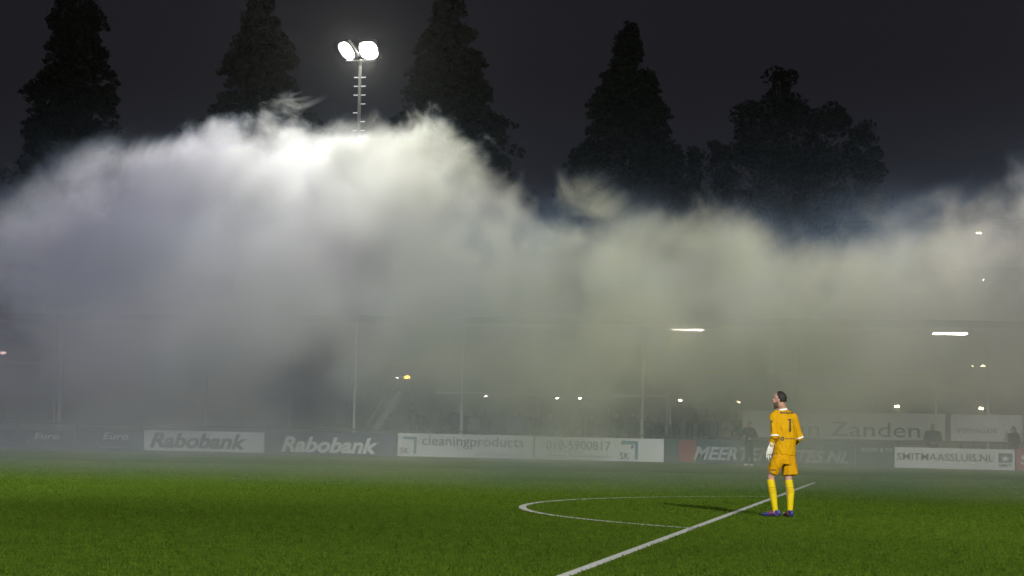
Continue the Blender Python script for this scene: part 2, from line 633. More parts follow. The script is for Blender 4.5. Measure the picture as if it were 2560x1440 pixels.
g = bmesh.new()
box(g, (-8, 2.6, zr - 0.06), (104, 6.8, 0.12), bevel=0.02)
link('roof', bm_mesh(g, 'roof'), M['roof'], st)
g = bmesh.new()
box(g, (-8, -0.83, zr - 0.10), (104, 0.05, 0.30), bevel=0.01)
link('fascia', bm_mesh(g, 'fascia'), M['galv'], st)
for px in (-260, 155, 520, 890, 1158, 1608, 1990, 2470, 2800):
    g = bmesh.new()
    x = lx(px, 1000, SY)
    box(g, (x, -0.2, (zr - 0.25) / 2), (0.11, 0.11, zr - 0.25), bevel=0.015)
    link('post', bm_mesh(g, 'post'), M['white_metal'], st)
for k in range(4):
    g = bmesh.new()
    h = 0.28 * (k + 1)
    box(g, (-8, 0.9 + k * 0.9, h / 2 - 0.005), (104, 0.9 if k == 3 else 0.898, h))
    link('terrace_step', bm_mesh(g, 'terrace_step'), M['concrete'], st)
g = bmesh.new()
zb = at(2300, 938, SY + 5.8).z
box(g, (-8, 5.8, zb), (104, 0.06, 0.08))
for i in range(18):
    box(g, (-58 + i * 6, 5.8, (zr - 0.13) / 2), (0.08, 0.08, zr - 0.13))
link('rear_frame', bm_mesh(g, 'rear_frame'), M['white_metal'], st)
g = bmesh.new()
za = at(1500, 988, SY - 0.1).z
xa, xb = lx(1092, 985, SY), lx(1608, 990, SY)
box(g, ((xa + xb) / 2, -0.2, za), (xb - xa - 0.12, 0.07, 0.09))
xc = lx(1677, 992, SY)
box(g, ((xb + xc) / 2 + 0.06, -0.2, za), (xc - xb - 0.1, 0.05, 0.06))
box(g, (xc, -0.2, za - 0.6), (0.05, 0.05, 1.2))
link('cross_beam', bm_mesh(g, 'cross_beam'), M['white_metal'], st)

# rail in front of the stand
rail = empty('railing', (0, 83.6, 0))
tag(rail, 'long dark spectator railing behind the row of advertising boards', 'railing')
g = bmesh.new()
zra = at(2200, 1101, 83.6).z
box(g, (-20, 0, zra), (90, 0.05, 0.05))
box(g, (-20, 0, zra - 0.35), (90, 0.04, 0.04))
link('rail', bm_mesh(g, 'rail'), M['dark_metal'], rail)
for i in range(31):
    g = bmesh.new()
    box(g, (-64.5 + i * 3, 0, zra / 2 - 0.02), (0.05, 0.05, zra - 0.02))
    link('post', bm_mesh(g, 'post'), M['galv'], rail)

# second tier of boards, fixed to the stand front
G2 = 'white boards fixed above the railing'


def high_board(px0, px1, ytop, ybot, label, texts):
    Y = 84.4
    mid = (px0 + px1) / 2
    z1, z0 = at(mid, ytop, Y).z, at(mid, ybot, Y).z
    a, b = at(px0, ytop, Y).x, at(px1, ytop, Y).x
    root = empty('advertising_board', (a, Y, 0))
    tag(root, label, 'advertising board', G2)
    g = bmesh.new()
    box(g, ((b - a) / 2, 0, (z0 + z1) / 2), (b - a, 0.05, z1 - z0), bevel=0.03)
    link('panel', bm_mesh(g, 'panel'), M['white_board'], root)
    for x in (0.4, b - a - 0.4):
        g = bmesh.new()
        box(g, (x, 0.07, z1 / 2 - 0.05), (0.07, 0.07, z1 - 0.1))
        link('support', bm_mesh(g, 'support'), M['dark_metal'], root)
    for (s, p0, p1, ylo, yhi, ink, bold) in texts:
        q0 = at((p0 + p1) / 2, ylo, Y).z
        q1 = at((p0 + p1) / 2, yhi, Y).z
        x0 = at(p0, ylo, Y).x
        x1 = at(p1, ylo, Y).x
        link('lettering', text_mesh(s, x1 - x0, q1 - q0, 0, bold), ink, root, (x0 - a, -0.037, q0))


high_board(1857, 2363, 1031, 1099, 'long white raised board with thin grey van Zanden lettering',
           [('van Zanden', 1952, 2300, 1091, 1055, M['grey_ink'], 0.0)])
high_board(2377, 2556, 1037, 1104, 'shorter white raised board with small VERHAGEN lettering',
           [('VERHAGEN', 2391, 2490, 1083, 1070, M['slate_ink'], 0.0)])

# lit tubes under the stand roof
for (p0, p1, py0, py1, lab) in ((1682, 1756, 823.5, 825.5, 'lit fluorescent tube seen through the smoke, left of the two in the photo'),
                                (2335, 2416, 833, 836, 'lit fluorescent tube to the right of the goalkeeper, brighter of the two')):
    a, b = at(p0, py0, 86), at(p1, py1, 86)
    t = empty('tube_light', ((a + b) / 2))
    tag(t, lab, 'tube light', 'fluorescent tubes under the stand roof')
    w = b.x - a.x
    g = bmesh.new()
    tube(g, [(-w / 2, 0, 0), (w / 2, 0, 0)], [0.045, 0.045], 12, (0, 0, 1))
    link('tube', bm_mesh(g, 'tube', True), M['tube'], t)
    g = bmesh.new()
    box(g, (0, 0.02, 0.075), (w + 0.06, 0.08, 0.05), bevel=0.008)
    for sx in (-1, 1):
        box(g, (sx * (w / 2 + 0.035), 0.02, 0.03), (0.03, 0.06, 0.10))
        box(g, (sx * w * 0.3, 0.02, 0.1 + (zr - 0.12 - a.z - 0.1) / 2), (0.02, 0.02, max(0.05, zr - 0.12 - a.z - 0.1)))
    link('batten', bm_mesh(g, 'batten'), M['white_metal'], t)

# access stair rising behind the stand front
sr_ = empty('access_stair', (at(975, 1075, 84.7).x, 84.7, 0))
tag(sr_, 'pale sloping access stair with handrail, behind the dark blue Rabobank board', 'stair')
p0, p1 = at(928, 1078, 84.7), at(1012, 962, 84.7)
ox = sr_.location.x
for dy, nm in ((0.0, 'stringer'), (-0.5, 'stringer')):
    g = bmesh.new()
    tube(g, [(p0.x - ox, dy, p0.z - 0.35), (p1.x - ox, dy, p1.z - 0.35)], [(0.03, 0.14)] * 2, 8, (0, 1, 0), False)
    link(nm, bm_mesh(g, nm), M['stair_metal'], sr_)
    g = bmesh.new()
    tube(g, [(p0.x - ox, dy, p0.z + 0.45), (p1.x - ox, dy, p1.z + 0.45)], [0.035] * 2, 8)
    for k in range(4):
        q = p0.lerp(p1, k / 3)
        tube(g, [(q.x - ox, dy, q.z - 0.35), (q.x - ox, dy, q.z + 0.45)], [0.025] * 2, 8)
    link('handrail', bm_mesh(g, 'handrail'), M['stair_metal'], sr_)
g = bmesh.new()
for k in range(9):
    q = p0.lerp(p1, k / 8)
    box(g, (q.x - ox, -0.25, q.z - 0.35), (0.26, 0.42, 0.04))
link('tread', bm_mesh(g, 'tread'), M['concrete'], sr_)


# ------------------------------------------------------------------ floodlight masts
def floodlight(base, H, heads, label, pegs=True, lens=('lens_l', 'lens_r'), aim=0.0):
    """heads: (dx, yaw psi, tilt, spot watts, colour, cone, blend)"""
    root = empty('floodlight_mast', base)
    tag(root, label, 'floodlight', 'floodlight masts round the pitch')
    g = bmesh.new()
    tube(g, [(0, 0, 0), (0, 0, H * 0.5), (0, 0, H)], [0.20, 0.13, 0.075], 14, round_ends=False)
    link('pole', bm_mesh(g, 'pole', True), M['galv'], root)
    g = bmesh.new()
    box(g, (0, 0, 0.02), (0.6, 0.6, 0.04), bevel=0.01)
    link('base_plate', bm_mesh(g, 'base_plate'), M['galv'], root)
    g = bmesh.new()
    tube(g, [(-0.72, 0, H + 0.12), (max(h_[0] for h_ in heads) + 0.3, 0, H + 0.12)], [0.05, 0.05], 10, (0, 0, 1))
    tube(g, [(0, 0, H - 0.1), (0, 0, H + 0.12)], [0.085, 0.085], 10)
    link('cross_arm', bm_mesh(g, 'cross_arm', True), M['galv'], root)
    if pegs:
        z, k = H - 0.72, 0
        skip = {3: (-1,), 4: (1,), 5: (-1,)}
        while z > 2.5:
            for sx in (-1, 1):
                if sx in skip.get(k, ()):
                    continue
                g = bmesh.new()
                r = 0.08 + (H - z) / H * 0.12
                tube(g, [(sx * (r - 0.03), 0, z), (sx * (r + 0.19), 0, z), (sx * (r + 0.21), 0, z + 0.02)], [0.028] * 3, 6, (0, 1, 0), False)
                link('climbing_peg', bm_mesh(g, 'climbing_peg'), M['white_metal'], root)
            z -= 0.445
            k += 1
    for i, (dx, psi, tau, watts, colr, cone, blend, w, h) in enumerate(heads):
        hd = empty('lamp_head', (dx, -0.05, H + 0.62))
        hd.parent = root
        ax = Vector((math.cos(psi), math.sin(psi), 0))
        n = Vector((math.sin(psi), -math.cos(psi), 0))
        up = Vector((0, 0, 1)) * math.cos(tau) + n * math.sin(tau)
        nn = n * math.cos(tau) - Vector((0, 0, 1)) * math.sin(tau)
        Rm = Matrix((ax, -nn, up)).transposed().to_4x4()
        hd.matrix_local = Matrix.Translation(hd.location) @ Rm
        g = bmesh.new()
        box(g, (0, 0.13, 0), (w + 0.08, 0.20, h + 0.08), bevel=0.05)
        link('housing', bm_mesh(g, 'housing'), M['galv'], hd)
        g = bmesh.new()
        vs = []
        for q in range(40):
            t = 2 * PI * q / 40
            e = 0.75
            vs.append(g.verts.new((w / 2 * math.copysign(abs(math.cos(t)) ** e, math.cos(t)), 0.02, h / 2 * math.copysign(abs(math.sin(t)) ** e, math.sin(t)))))
        g.faces.new(vs)
        link('lens', bm_mesh(g, 'lens'), M[lens[i % 2]], hd)
        g = bmesh.new()
        for sx in (-1, 1):
            box(g, (sx * (w / 2 + 0.065), 0.13, -h / 4), (0.02, 0.06, h / 2 + 0.1))
        link('bracket', bm_mesh(g, 'bracket'), M['galv'], hd)
        if watts:
            ld = bpy.data.lights.new('floodlight_beam', 'SPOT')
            ld.energy = watts
            ld.color = colr
            ld.spot_size = math.radians(cone)
            ld.spot_blend = blend
            ld.shadow_soft_size = 0.8 if watts > 40000 else 0.35
            lo = bpy.data.objects.new('floodlight_beam', ld)
            COL.objects.link(lo)
            lo.parent = hd
            lo.location = (0, -0.45, 0)
            lo.rotation_euler = (-PI / 2 - math.radians(aim), 0, 0)      # a spot looks along its -Z: out of the lens
    return root


R = math.radians
mt = at(901, 152, 95)
MX, MZ = mt.x, mt.z
floodlight((MX, 95, 0), MZ - 0.12,
           [(-0.74, R(-47), R(37), 3700, (0.82, 0.80, 1.0), 106, 0.9, 1.15, 0.92),
            (0.42, R(-6), R(37), 17500, (1.0, 1.0, 0.84), 106, 0.9, 0.92, 0.92)],
           'tall thin mast with two blazing lamps, rising out of the smoke', aim=6.0)
floodlight((15, 95, 0), MZ - 0.12,
           [(-0.55, R(-60), R(37), 14000, (1.0, 0.95, 0.93), 150, 1.0, 1.0, 1.1),
            (0.48, R(-30), R(37), 14000, (1.0, 0.97, 0.90), 150, 1.0, 1.0, 1.1)],
           'floodlight mast standing beyond the right edge of the photo', pegs=False)
# masts on the near side, behind the photographer: they light the turf and the goalkeeper
floodlight((17.5, -7, 0), 17,
           [(-0.55, R(180 - 20), R(18), 80000, (1.0, 0.99, 0.96), 76, 0.5, 1.0, 1.1),
            (0.48, R(180 + 20), R(18), 47000, (1.0, 0.99, 0.96), 76, 0.5, 1.0, 1.1),
            (1.55, R(180 + 24), R(9), 66000, (1.0, 1.0, 0.98), 44, 0.8, 1.0, 1.1)],  # extra head added to this mast to brighten the smoke bank
           'floodlight mast on the near touchline, to the right of the photographer', pegs=False)
floodlight((-26, -7, 0), 17,
           [(-0.55, R(180 - 20), R(18), 42000, (0.90, 0.94, 1.0), 76, 0.5, 1.0, 1.1),
            (0.48, R(180 + 20), R(18), 42000, (0.90, 0.94, 1.0), 76, 0.5, 1.0, 1.1),
            (1.55, R(180 - 8), R(9), 80000, (0.93, 0.96, 1.0), 44, 0.8, 1.0, 1.1)],  # also an added head, brightening the lower middle of the smoke
           'floodlight mast on the near touchline, to the left of the photographer', pegs=False)


# ------------------------------------------------------------------ trees
def clump(bm, c, r, n, size, rnd, squash=0.8):
    for _ in range(n):
        while True:
            p = Vector((rnd.uniform(-1, 1), rnd.uniform(-1, 1), rnd.uniform(-1, 1)))
            if 0.25 < p.length < 1:
                break
        p = Vector(c) + Vector((p.x * r, p.y * r, p.z * r * squash))
        a = Vector((rnd.gauss(0, 1), rnd.gauss(0, 1), rnd.gauss(0, 1))).normalized()
        b = a.orthogonal().normalized()
        b = (Matrix.Rotation(rnd.uniform(0, 6.28), 3, a) @ b)
        s = size * rnd.uniform(0.6, 1.4)
        t = a.cross(b)
        bm.faces.new([bm.verts.new(p + b * s), bm.verts.new(p + t * s * 0.55), bm.verts.new(p - b * s * 0.8), bm.verts.new(p - t * s * 0.5)])


def tree(name, px, top_py, base_half, Y, label, cat, profile, seed, leaf, nclump=150, spread_px=None):
    """profile(f) gives the crown's half width (0..1) at height fraction f above crown base"""
    rnd = random.Random(seed)
    tip = at(px, top_py, Y)
    root = empty(name, (tip.x, Y, 0))
    tag(root, label, cat, 'trees behind the stand')
    H = tip.z
    g = bmesh.new()
    tube(g, [(0, 0, 0), (0.1, 0, H * 0.3), (0, 0.1, H * 0.65), (0, 0, H * 0.97)], [0.42, 0.32, 0.17, 0.03], 10)
    for k in range(26):
        f = 0.12 + 0.8 * k / 26
        a = rnd.uniform(0, 6.28)
        L_ = base_half * profile(f) * 0.8
        z = H * f
        tube(g, [(0, 0, z), (L_ * math.cos(a) * .5, L_ * math.sin(a) * .5, z + L_ * 0.18), (L_ * math.cos(a), L_ * math.sin(a), z + L_ * 0.15)],
             [0.07 * (1 - f) + 0.02, 0.04, 0.015], 5)
    link('trunk', bm_mesh(g, 'trunk', True), M['bark'], root)
    g = bmesh.new()
    for k in range(nclump):
        f = 1 - 0.66 * rnd.random() ** 0.62
        hw = base_half * profile(f)
        a = rnd.uniform(0, 6.28)
        rr = hw * math.sqrt(rnd.uniform(0.05, 1.0))
        r = (0.30 + 0.10 * base_half) * rnd.uniform(0.55, 1.25) * (0.40 + 0.75 * (1 - f))
        rr = max(0, rr - r * 0.45)
        clump(g, (rr * math.cos(a), rr * math.sin(a), H * f + rnd.uniform(-.3, .3)), r, 95, 0.21, rnd)
    for k in range(130):                                   # loose twigs that break the outline
        f = 1 - 0.6 * rnd.random() ** 0.7
        a = rnd.uniform(0, 6.28)
        rr = base_half * profile(f) * rnd.uniform(0.85, 1.18)
        for q in range(3):
            t_ = 0.8 + 0.13 * q
            clump(g, (rr * t_ * math.cos(a), rr * t_ * math.sin(a), H * f - 0.25 * q + 0.2), 0.42 - 0.09 * q, 26, 0.15, rnd, 0.6)
    for k in range(10):
        clump(g, (rnd.uniform(-.12, .12), rnd.uniform(-.12, .12), H * (0.90 + 0.011 * k)), 0.34 - 0.028 * k, 30, 0.17, rnd)
    link('crown', bm_mesh(g, 'crown'), leaf, root)
    return root


def cone(f):
    return max(0.02, (1 - f) ** 0.9 * (0.93 + 0.07 * math.sin(f * 40)))


def dome(f):
    return max(0.05, math.sqrt(max(0, 1 - f * f)) * (0.9 + 0.1 * math.sin(f * 17)))


tree('conifer_tree', 200, -200, 7.4, 120, 'leftmost tall dark conifer, its tip cut off by the top edge of the photo', 'tree', cone, 3, M['leaf'], 420)
tree('conifer_tree', 655, -52, 10.6, 120, 'tall dark conifer between the leftmost conifer and the lit mast', 'tree', cone, 12, M['leaf'], 430)
tree('conifer_tree', 1126, -60, 10.4, 120, 'tall dark conifer just right of the lit mast, behind the crest of the smoke', 'tree', cone, 21, M['leaf'], 460)
tree('conifer_tree', 1572, 56, 9.4, 120, 'shorter dark conifer with its whole tip in view, left of the rounded tree', 'tree', cone, 33, M['leaf'], 460)
# broad tree
root = empty('broadleaf_tree', (at(1960, 175, 125).x, 125, 0))
tag(root, 'broad rounded dark tree with a ragged crown, right of all the conifers', 'tree', 'trees behind the stand')
rnd = random.Random(5)
ox = root.location.x
g = bmesh.new()
tube(g, [(0, 0, 0), (0.2, 0, 6), (0, 0, 12)], [0.45, 0.35, 0.25], 10)
lobes = [(1938, 235, 1.5), (1960, 262, 1.8), (1900, 290, 1.8), (2010, 300, 1.9), (1850, 335, 1.5), (1930, 340, 2.4), (2040, 350, 2.2), (2100, 300, 1.2),
         (2135, 330, 1.3), (1810, 375, 1.2), (1880, 400, 2.4), (1990, 410, 2.6), (2100, 400, 2.3), (2160, 400, 1.2), (1850, 460, 2.4), (1950, 480, 2.8),
         (2060, 480, 2.6), (2150, 470, 1.8), (1830, 540, 2.0), (2000, 560, 3.0), (1940, 205, .6), (1972, 215, .5), (1948, 185, .35)]
h = bmesh.new()
for (px, py, r) in lobes:
    q = at(px, py, 125)
    q = Vector((q.x - ox, rnd.uniform(-1.8, 1.8), q.z))
    tube(g, [(0.1, 0, min(10, q.z - 4)), (q.x * .5, q.y * .5, q.z - 2.2), q], [0.16, 0.09, 0.02], 5)
    for k in range(max(2, int(r * 5))):
        d = Vector((rnd.uniform(-1, 1), rnd.uniform(-1, 1), rnd.uniform(-1, 1)))
        clump(h, q + d * r * 0.7, r * rnd.uniform(.3, .55), 80, 0.17, rnd)
link('trunk', bm_mesh(g, 'trunk', True), M['bark'], root)
link('crown', bm_mesh(h, 'crown'), M['leaf2'], root)
# low shrubs and young trees filling between
for (px, py, hw, lab) in ((30, 430, 2.0, 'low dark tree at the left edge of the photo under the first conifer'),
                          (520, 300, 0.9, 'small dark tree tight against the left side of the second conifer'),
                          (790, 305, 1.0, 'small dark tree between the second conifer and the lit mast'),
                          (1735, 352, 1.1, 'small dark tree in the gap between the fourth conifer and the rounded tree'),
                          (2190, 395, 1.3, 'low dark tree against the right side of the rounded tree')):
    q = at(px, py, 122)
    root = empty('young_tree', (q.x, 122, 0))
    tag(root, lab, 'tree', 'low trees between the tall ones')
    g = bmesh.new()
    tube(g, [(0, 0, 0), (0.1, 0, q.z * .5), (0, 0, q.z * .95)], [0.2, 0.14, 0.03], 8)
    link('trunk', bm_mesh(g, 'trunk', True), M['bark'], root)
    h = bmesh.new()
    for k in range(46):
        f = rnd.uniform(0.25, 1)
        a = rnd.uniform(0, 6.28)
        rr = hw * math.sqrt(max(0.03, 1 - f)) * rnd.uniform(0.2, 1.1)
        clump(h, (rr * math.cos(a), rr * math.sin(a), q.z * f - .2), 0.28 * hw + 0.25 * (1 - f) + .1, 70, 0.17, rnd)
    link('crown', bm_mesh(h, 'crown'), M['leaf2'], root)

# ------------------------------------------------------------------ apartment block and lamps behind the stand
AY = 146.0
ab = empty('apartment_block', (at(2250, 1000, AY).x, AY, 0))
tag(ab, 'dark apartment block with lit gallery lamps, behind the smoke and the stand', 'building')
ax0 = at(1770, 900, AY).x - ab.location.x
ax1 = at(2900, 900, AY).x - ab.location.x
wd = ax1 - ax0
levels = [at(2458, p, AY - 1).z for p in (1021, 913.5, 806, 699, 583)]
g = bmesh.new()
box(g, ((ax0 + ax1) / 2, 5, (levels[-1] + 0.7) / 2), (wd, 9.6, levels[-1] + 0.7), bevel=0.05)
link('wall', bm_mesh(g, 'wall'), M['brick'], ab)
g = bmesh.new()
box(g, ((ax0 + ax1) / 2, 4.4, levels[-1] + 0.83), (wd + 0.6, 11.6, 0.24), bevel=0.03)
link('roof', bm_mesh(g, 'roof'), M['brick'], ab)
for zf in levels:
    g = bmesh.new()
    box(g, ((ax0 + ax1) / 2, -0.5, zf - 2.35), (wd, 1.4, 0.2))
    link('gallery_floor', bm_mesh(g, 'gallery_floor'), M['brick'], ab)
    g = bmesh.new()
    n = 46
    for i in range(n):
        box(g, (ax0 + 0.1 + (wd - 0.2) * i / (n - 1), -1.15, zf - 1.76), (0.03, 0.03, 0.96))
    box(g, ((ax0 + ax1) / 2, -1.15, zf - 1.25), (wd, 0.05, 0.05))
    link('balustrade', bm_mesh(g, 'balustrade'), M['dark_metal'], ab)
    k = 0
    x = ax0 + 1.6
    while x < ax1 - 1.5:
        g = bmesh.new()
        box(g, (x, 0.19, zf - 1.15), (1.3, 0.06, 1.3))
        wn = link('window', bm_mesh(g, 'window'), M['dark_metal'], ab)
        g = bmesh.new()
        box(g, (x, 0.145, zf - 1.15), (1.16, 0.03, 1.16))
        link('pane', bm_mesh(g, 'pane'), M['glass'], wn)
        g = bmesh.new()
        box(g, (x + 1.7, 0.18, zf - 1.24), (0.95, 0.06, 2.0))
        link('door', bm_mesh(g, 'door'), M['dark_metal'], ab)
        x += 3.6
lamps = [(2450, 583, .06), (2443, 583, .04), (2458, 699, .06), (2458, 806, .15), (2432, 808, .08), (2457, 914, .15), (2432, 915, .07), (2453, 1021, .15),
         (2242, 799, .06), (2239, 908, .08), (2245, 908, .08), (2242, 1016, .15), (1847, 897, .09), (1846, 1005, .11)]
for (px, py, r) in lamps:
    q = at(px, py, AY - 0.15)
    g = bmesh.new()
    box(g, (q.x - ab.location.x, -0.12, q.z), (r * 2.0, 0.14, r), bevel=r * 0.25)
    link('gallery_lamp', bm_mesh(g, 'gallery_lamp', True), M['warm_lamp'], ab)

# street lamps beyond the stand
GL = 'small white lamps far behind the stand'


def street_lamp(px, py, Y, mat, label, r=0.11, group=GL, arm=-0.35, cat='street lamp'):
    q = at(px, py, Y)
    root = empty('street_lamp', (q.x + arm, Y, 0))
    tag(root, label, cat, group)
    g = bmesh.new()
    tube(g, [(0, 0, 0), (0, 0, q.z - 0.15), (-arm * .25, 0, q.z + 0.03), (-arm * .8, 0, q.z + 0.1)], [0.07, 0.05, 0.04, 0.035], 8, (0, 1, 0))
    link('pole', bm_mesh(g, 'pole', True), M['galv'], root)
    g = bmesh.new()
    box(g, (-arm, 0, q.z + r * 0.7), (r * 3.2, r * 1.6, r * 0.5), bevel=r * 0.12)
    link('hood', bm_mesh(g, 'hood'), M['dark_metal'], root)
    g = bmesh.new()
    ball(g, (-arm, 0, q.z), (r * 1.2, r * 0.9, r * 0.62), 12)
    link('lamp', bm_mesh(g, 'lamp', True), mat, root)


street_lamp(1017, 943, 112, M['sodium'], 'orange street lamp shining through the smoke', 0.16, None, -0.25)
street_lamp(993, 944, 112, M['white_lamp'], 'tiny white lamp just left of the orange street lamp', 0.07)
street_lamp(1214, 990, 112, M['white_lamp'], 'tiny white lamp above the word cleaningproducts, alone', 0.10)
street_lamp(1393, 995, 112, M['white_lamp'], 'tiny white lamp above the telephone number, left one of two', 0.08)
street_lamp(1450, 996, 112, M['white_lamp'], 'tiny white lamp above the telephone number, right one of two', 0.09)
street_lamp(1700, 1001, 112, M['white_lamp'], 'tiny white lamp above the red square of the dark green board', 0.11)
street_lamp(8, 882, 112, M['pink_lamp'], 'dim pinkish lamp at the left edge of the photo', 0.16)


# ------------------------------------------------------------------ people
def shrink_text(me, bvh, org, xdir, zdir, into, lift=0.005, arc=0.0, width=1.0):
    """lay flat lettering onto a garment"""
    bm_ = bmesh.new()
    bm_.from_mesh(me)
    bmesh.ops.triangulate(bm_, faces=bm_.faces)
    for _ in range(2):
        es = [e for e in bm_.edges if e.calc_length() > 0.02]
        if es:
            bmesh.ops.subdivide_edges(bm_, edges=es, cuts=1)
            bmesh.ops.triangulate(bm_, faces=bm_.faces)
    for v in bm_.verts:
        u = v.co.x / width - 0.5
        p = org + xdir * v.co.x + zdir * (v.co.z - arc * u * u)
        hit = bvh.ray_cast(p - into * 0.6, into)
        if hit[0] is not None:
            v.co = hit[0] - into * lift
        else:
            v.co = p
    out = bpy.data.meshes.new('lettering')
    bm_.to_mesh(out)
    bm_.free()
    return out


def hand(bm, wrist, palm, tips_dir, side, s=1.0, curl=0.25, thick=1.0):
    """palm and five unequal fingers. wrist->palm gives the palm axis; side is the thumb side"""
    wrist, palm = Vector(wrist), Vector(palm)
    ax = (palm - wrist).normalized()
    sd = Vector(side)
    sd = (sd - ax * sd.dot(ax)).normalized()
    nr = ax.cross(sd)
    Lp = 0.105 * s
    tube(bm, [wrist, wrist + ax * Lp * 0.5, wrist + ax * Lp], [(0.030 * s, 0.020 * s * thick), (0.042 * s, 0.021 * s * thick), (0.044 * s, 0.018 * s * thick)], 12, sd)
    d = Vector(tips_dir)
    for k, (off, ln, rad) in enumerate(((0.031, 0.075, 0.0098), (0.011, 0.084, 0.0102), (-0.010, 0.078, 0.0098), (-0.030, 0.062, 0.0088))):
        b0 = wrist + ax * Lp * 0.93 + sd * off * s
        c1 = ax.lerp(d, curl).normalized()
        c2 = ax.lerp(d, curl * 2.2).normalized()
        spread = sd * (off * 3.2)
        b1 = b0 + (c1 + spread).normalized() * ln * 0.5 * s
        b2 = b1 + (c2 + spread).normalized() * ln * 0.5 * s
        r = rad * s * thick
        tube(bm, [b0 - ax * 0.02, b0, b1, b2], [r, r, r * 0.97, r * 0.85], 9, sd)
    t0 = wrist + ax * Lp * 0.30 + sd * 0.030 * s
    t1 = t0 + (sd * 0.75 + ax * 0.7 + d * 0.25).normalized() * 0.042 * s
    t2 = t1 + (sd * 0.25 + ax * 0.9 + d * 0.35).normalized() * 0.036 * s
    tube(bm, [t0 - sd * 0.015, t0, t1, t2], [0.014 * s, 0.0135 * s * thick, 0.0115 * s * thick, 0.0095 * s * thick], 9, nr)


# --- the goalkeeper
KG = gnd(1950, 1292)
KD = (KG - CAM).dot(FWD)
KS = F / KD
kx = math.atan2(KG.x, KG.y)
keeper = empty('person', (KG.x, KG.y, 0), -kx)
tag(keeper, 'goalkeeper in amber kit numbered 1 with white gloves, standing with his back turned', 'person')


def K(px, py, ly=0.0):
    return Vector(((px - 1950 + ROLL * (py - 1292)) / KS, ly, (1292 - (py - ROLL * (px - 1950))) / KS))


FR = Vector((-0.40, 0.92, 0)).normalized()     # where his chest points: away from the camera and to its left
LT = Vector((-FR.y, FR.x, 0))                  # his left
hx = -LT                                       # section width axis
V_ = Vector

# continuous body: head, neck, trunk, arms, legs
hc = K(1950.5, 1001, 0.0)
HF = Vector((-0.95, 0.31, 0)).normalized()     # nose direction
HL = Vector((-HF.y, HF.x, 0))


def Hd(f, l, u):
    """a point of the head: forward, left, up from the head centre (metres)"""
    return hc + HF * f + HL * l + Vector((0, 0, u))


def head_mass(bm):
    v = ball(bm, (0, 0, 0), 1, 20)
    for q in v:
        c = q.co.copy()
        q.co = Hd(c.x * 0.098 - 0.012, c.y * 0.077, c.z * 0.108 + 0.022)
    tube(bm, [Hd(0.0, 0, -0.03), Hd(0.035, 0, -0.075), Hd(0.055, 0, -0.108)], [(0.058, 0.075), (0.05, 0.06), (0.026, 0.026)], 14, HL)   # jaw and chin
    tube(bm, [Hd(0.078, 0, 0.02), Hd(0.098, 0, -0.012), Hd(0.112, 0, -0.030), Hd(0.096, 0, -0.040)], [0.010, 0.013, 0.014, 0.013], 8, HL)   # nose
    tube(bm, [Hd(0.078, -0.03, 0.032), Hd(0.088, 0, 0.034), Hd(0.078, 0.03, 0.032)], [0.011] * 3, 8, (0, 0, 1))     # brow
    tube(bm, [Hd(0.082, -0.018, -0.062), Hd(0.091, 0, -0.060), Hd(0.082, 0.018, -0.062)], [0.0085] * 3, 8, (0, 0, 1))   # lips
    for sd in (-1, 1):
        tube(bm, [Hd(-0.004, sd * 0.074, 0.020), Hd(-0.016, sd * 0.084, 0.012), Hd(-0.010, sd * 0.082, -0.012), Hd(0.002, sd * 0.074, -0.028)],
             [0.010, 0.011, 0.010, 0.008], 8, HF)     # ears
        ball(bm, Hd(0.062, sd * 0.046, -0.020), 0.022, 10)     # cheeks


neckb = K(1959, 1024, 0.03)
bm = bmesh.new()
head_mass(bm)
tube(bm, [Hd(-0.03, 0, -0.06), neckb + V_((0, 0, 0.02)), neckb - V_((0, 0, 0.08))], [0.056, 0.060, 0.075], 14, HL)
Lsh, Rsh = K(1937, 1041, -0.05), K(1985, 1043, 0.07)
Lel, Lwr = K(1938.5, 1084, -0.10), K(1930.5, 1112, -0.03)
Rel, Rwr = K(1998.5, 1089, 0.10), K(1991, 1111, 0.30)
tube(bm, [K(1964, 1142, 0.02), K(1966, 1098, 0.02), K(1962, 1055, 0.03), K(1961, 1034, 0.03)],
     [(0.145, 0.105), (0.125, 0.09), (0.155, 0.10), (0.12, 0.07)], 18, hx)
for a, b, c in ((Lsh, Lel, Lwr), (Rsh, Rel, Rwr)):
    tube(bm, [a, a.lerp(b, .5), b, b.lerp(c, .35), c], [0.055, 0.046, 0.036, 0.037, 0.026], 12)
Lhip, Lkn, Lan = K(1949, 1148, -0.04), K(1928.5, 1194, -0.02), K(1939, 1279, -0.03)
Rhip, Rkn, Ran = K(1974, 1148, 0.06), K(1972, 1197, 0.04), K(1975, 1282, 0.02)
for a, b, c in ((Lhip, Lkn, Lan), (Rhip, Rkn, Ran)):
    tube(bm, [a, a.lerp(b, .5), b, b.lerp(c, .4), c, c - V_((0, 0, 0.03))], [0.088, 0.074, 0.056, 0.050, 0.030, 0.03], 14)
hand(bm, Rwr, Rwr + V_((-0.05, 0.06, -0.03)), V_((-0.5, 0, -0.8)), V_((0, 0.2, 1)), 1.0)
hand(bm, Lwr, K(1926.5, 1130, 0.02), V_((0.3, 0.5, -0.8)), V_((0.8, 0.6, 0.1)), 1.0)
body = link('body', fuse(bm, 'body', 0.0075, 3), M['skin'], keeper)
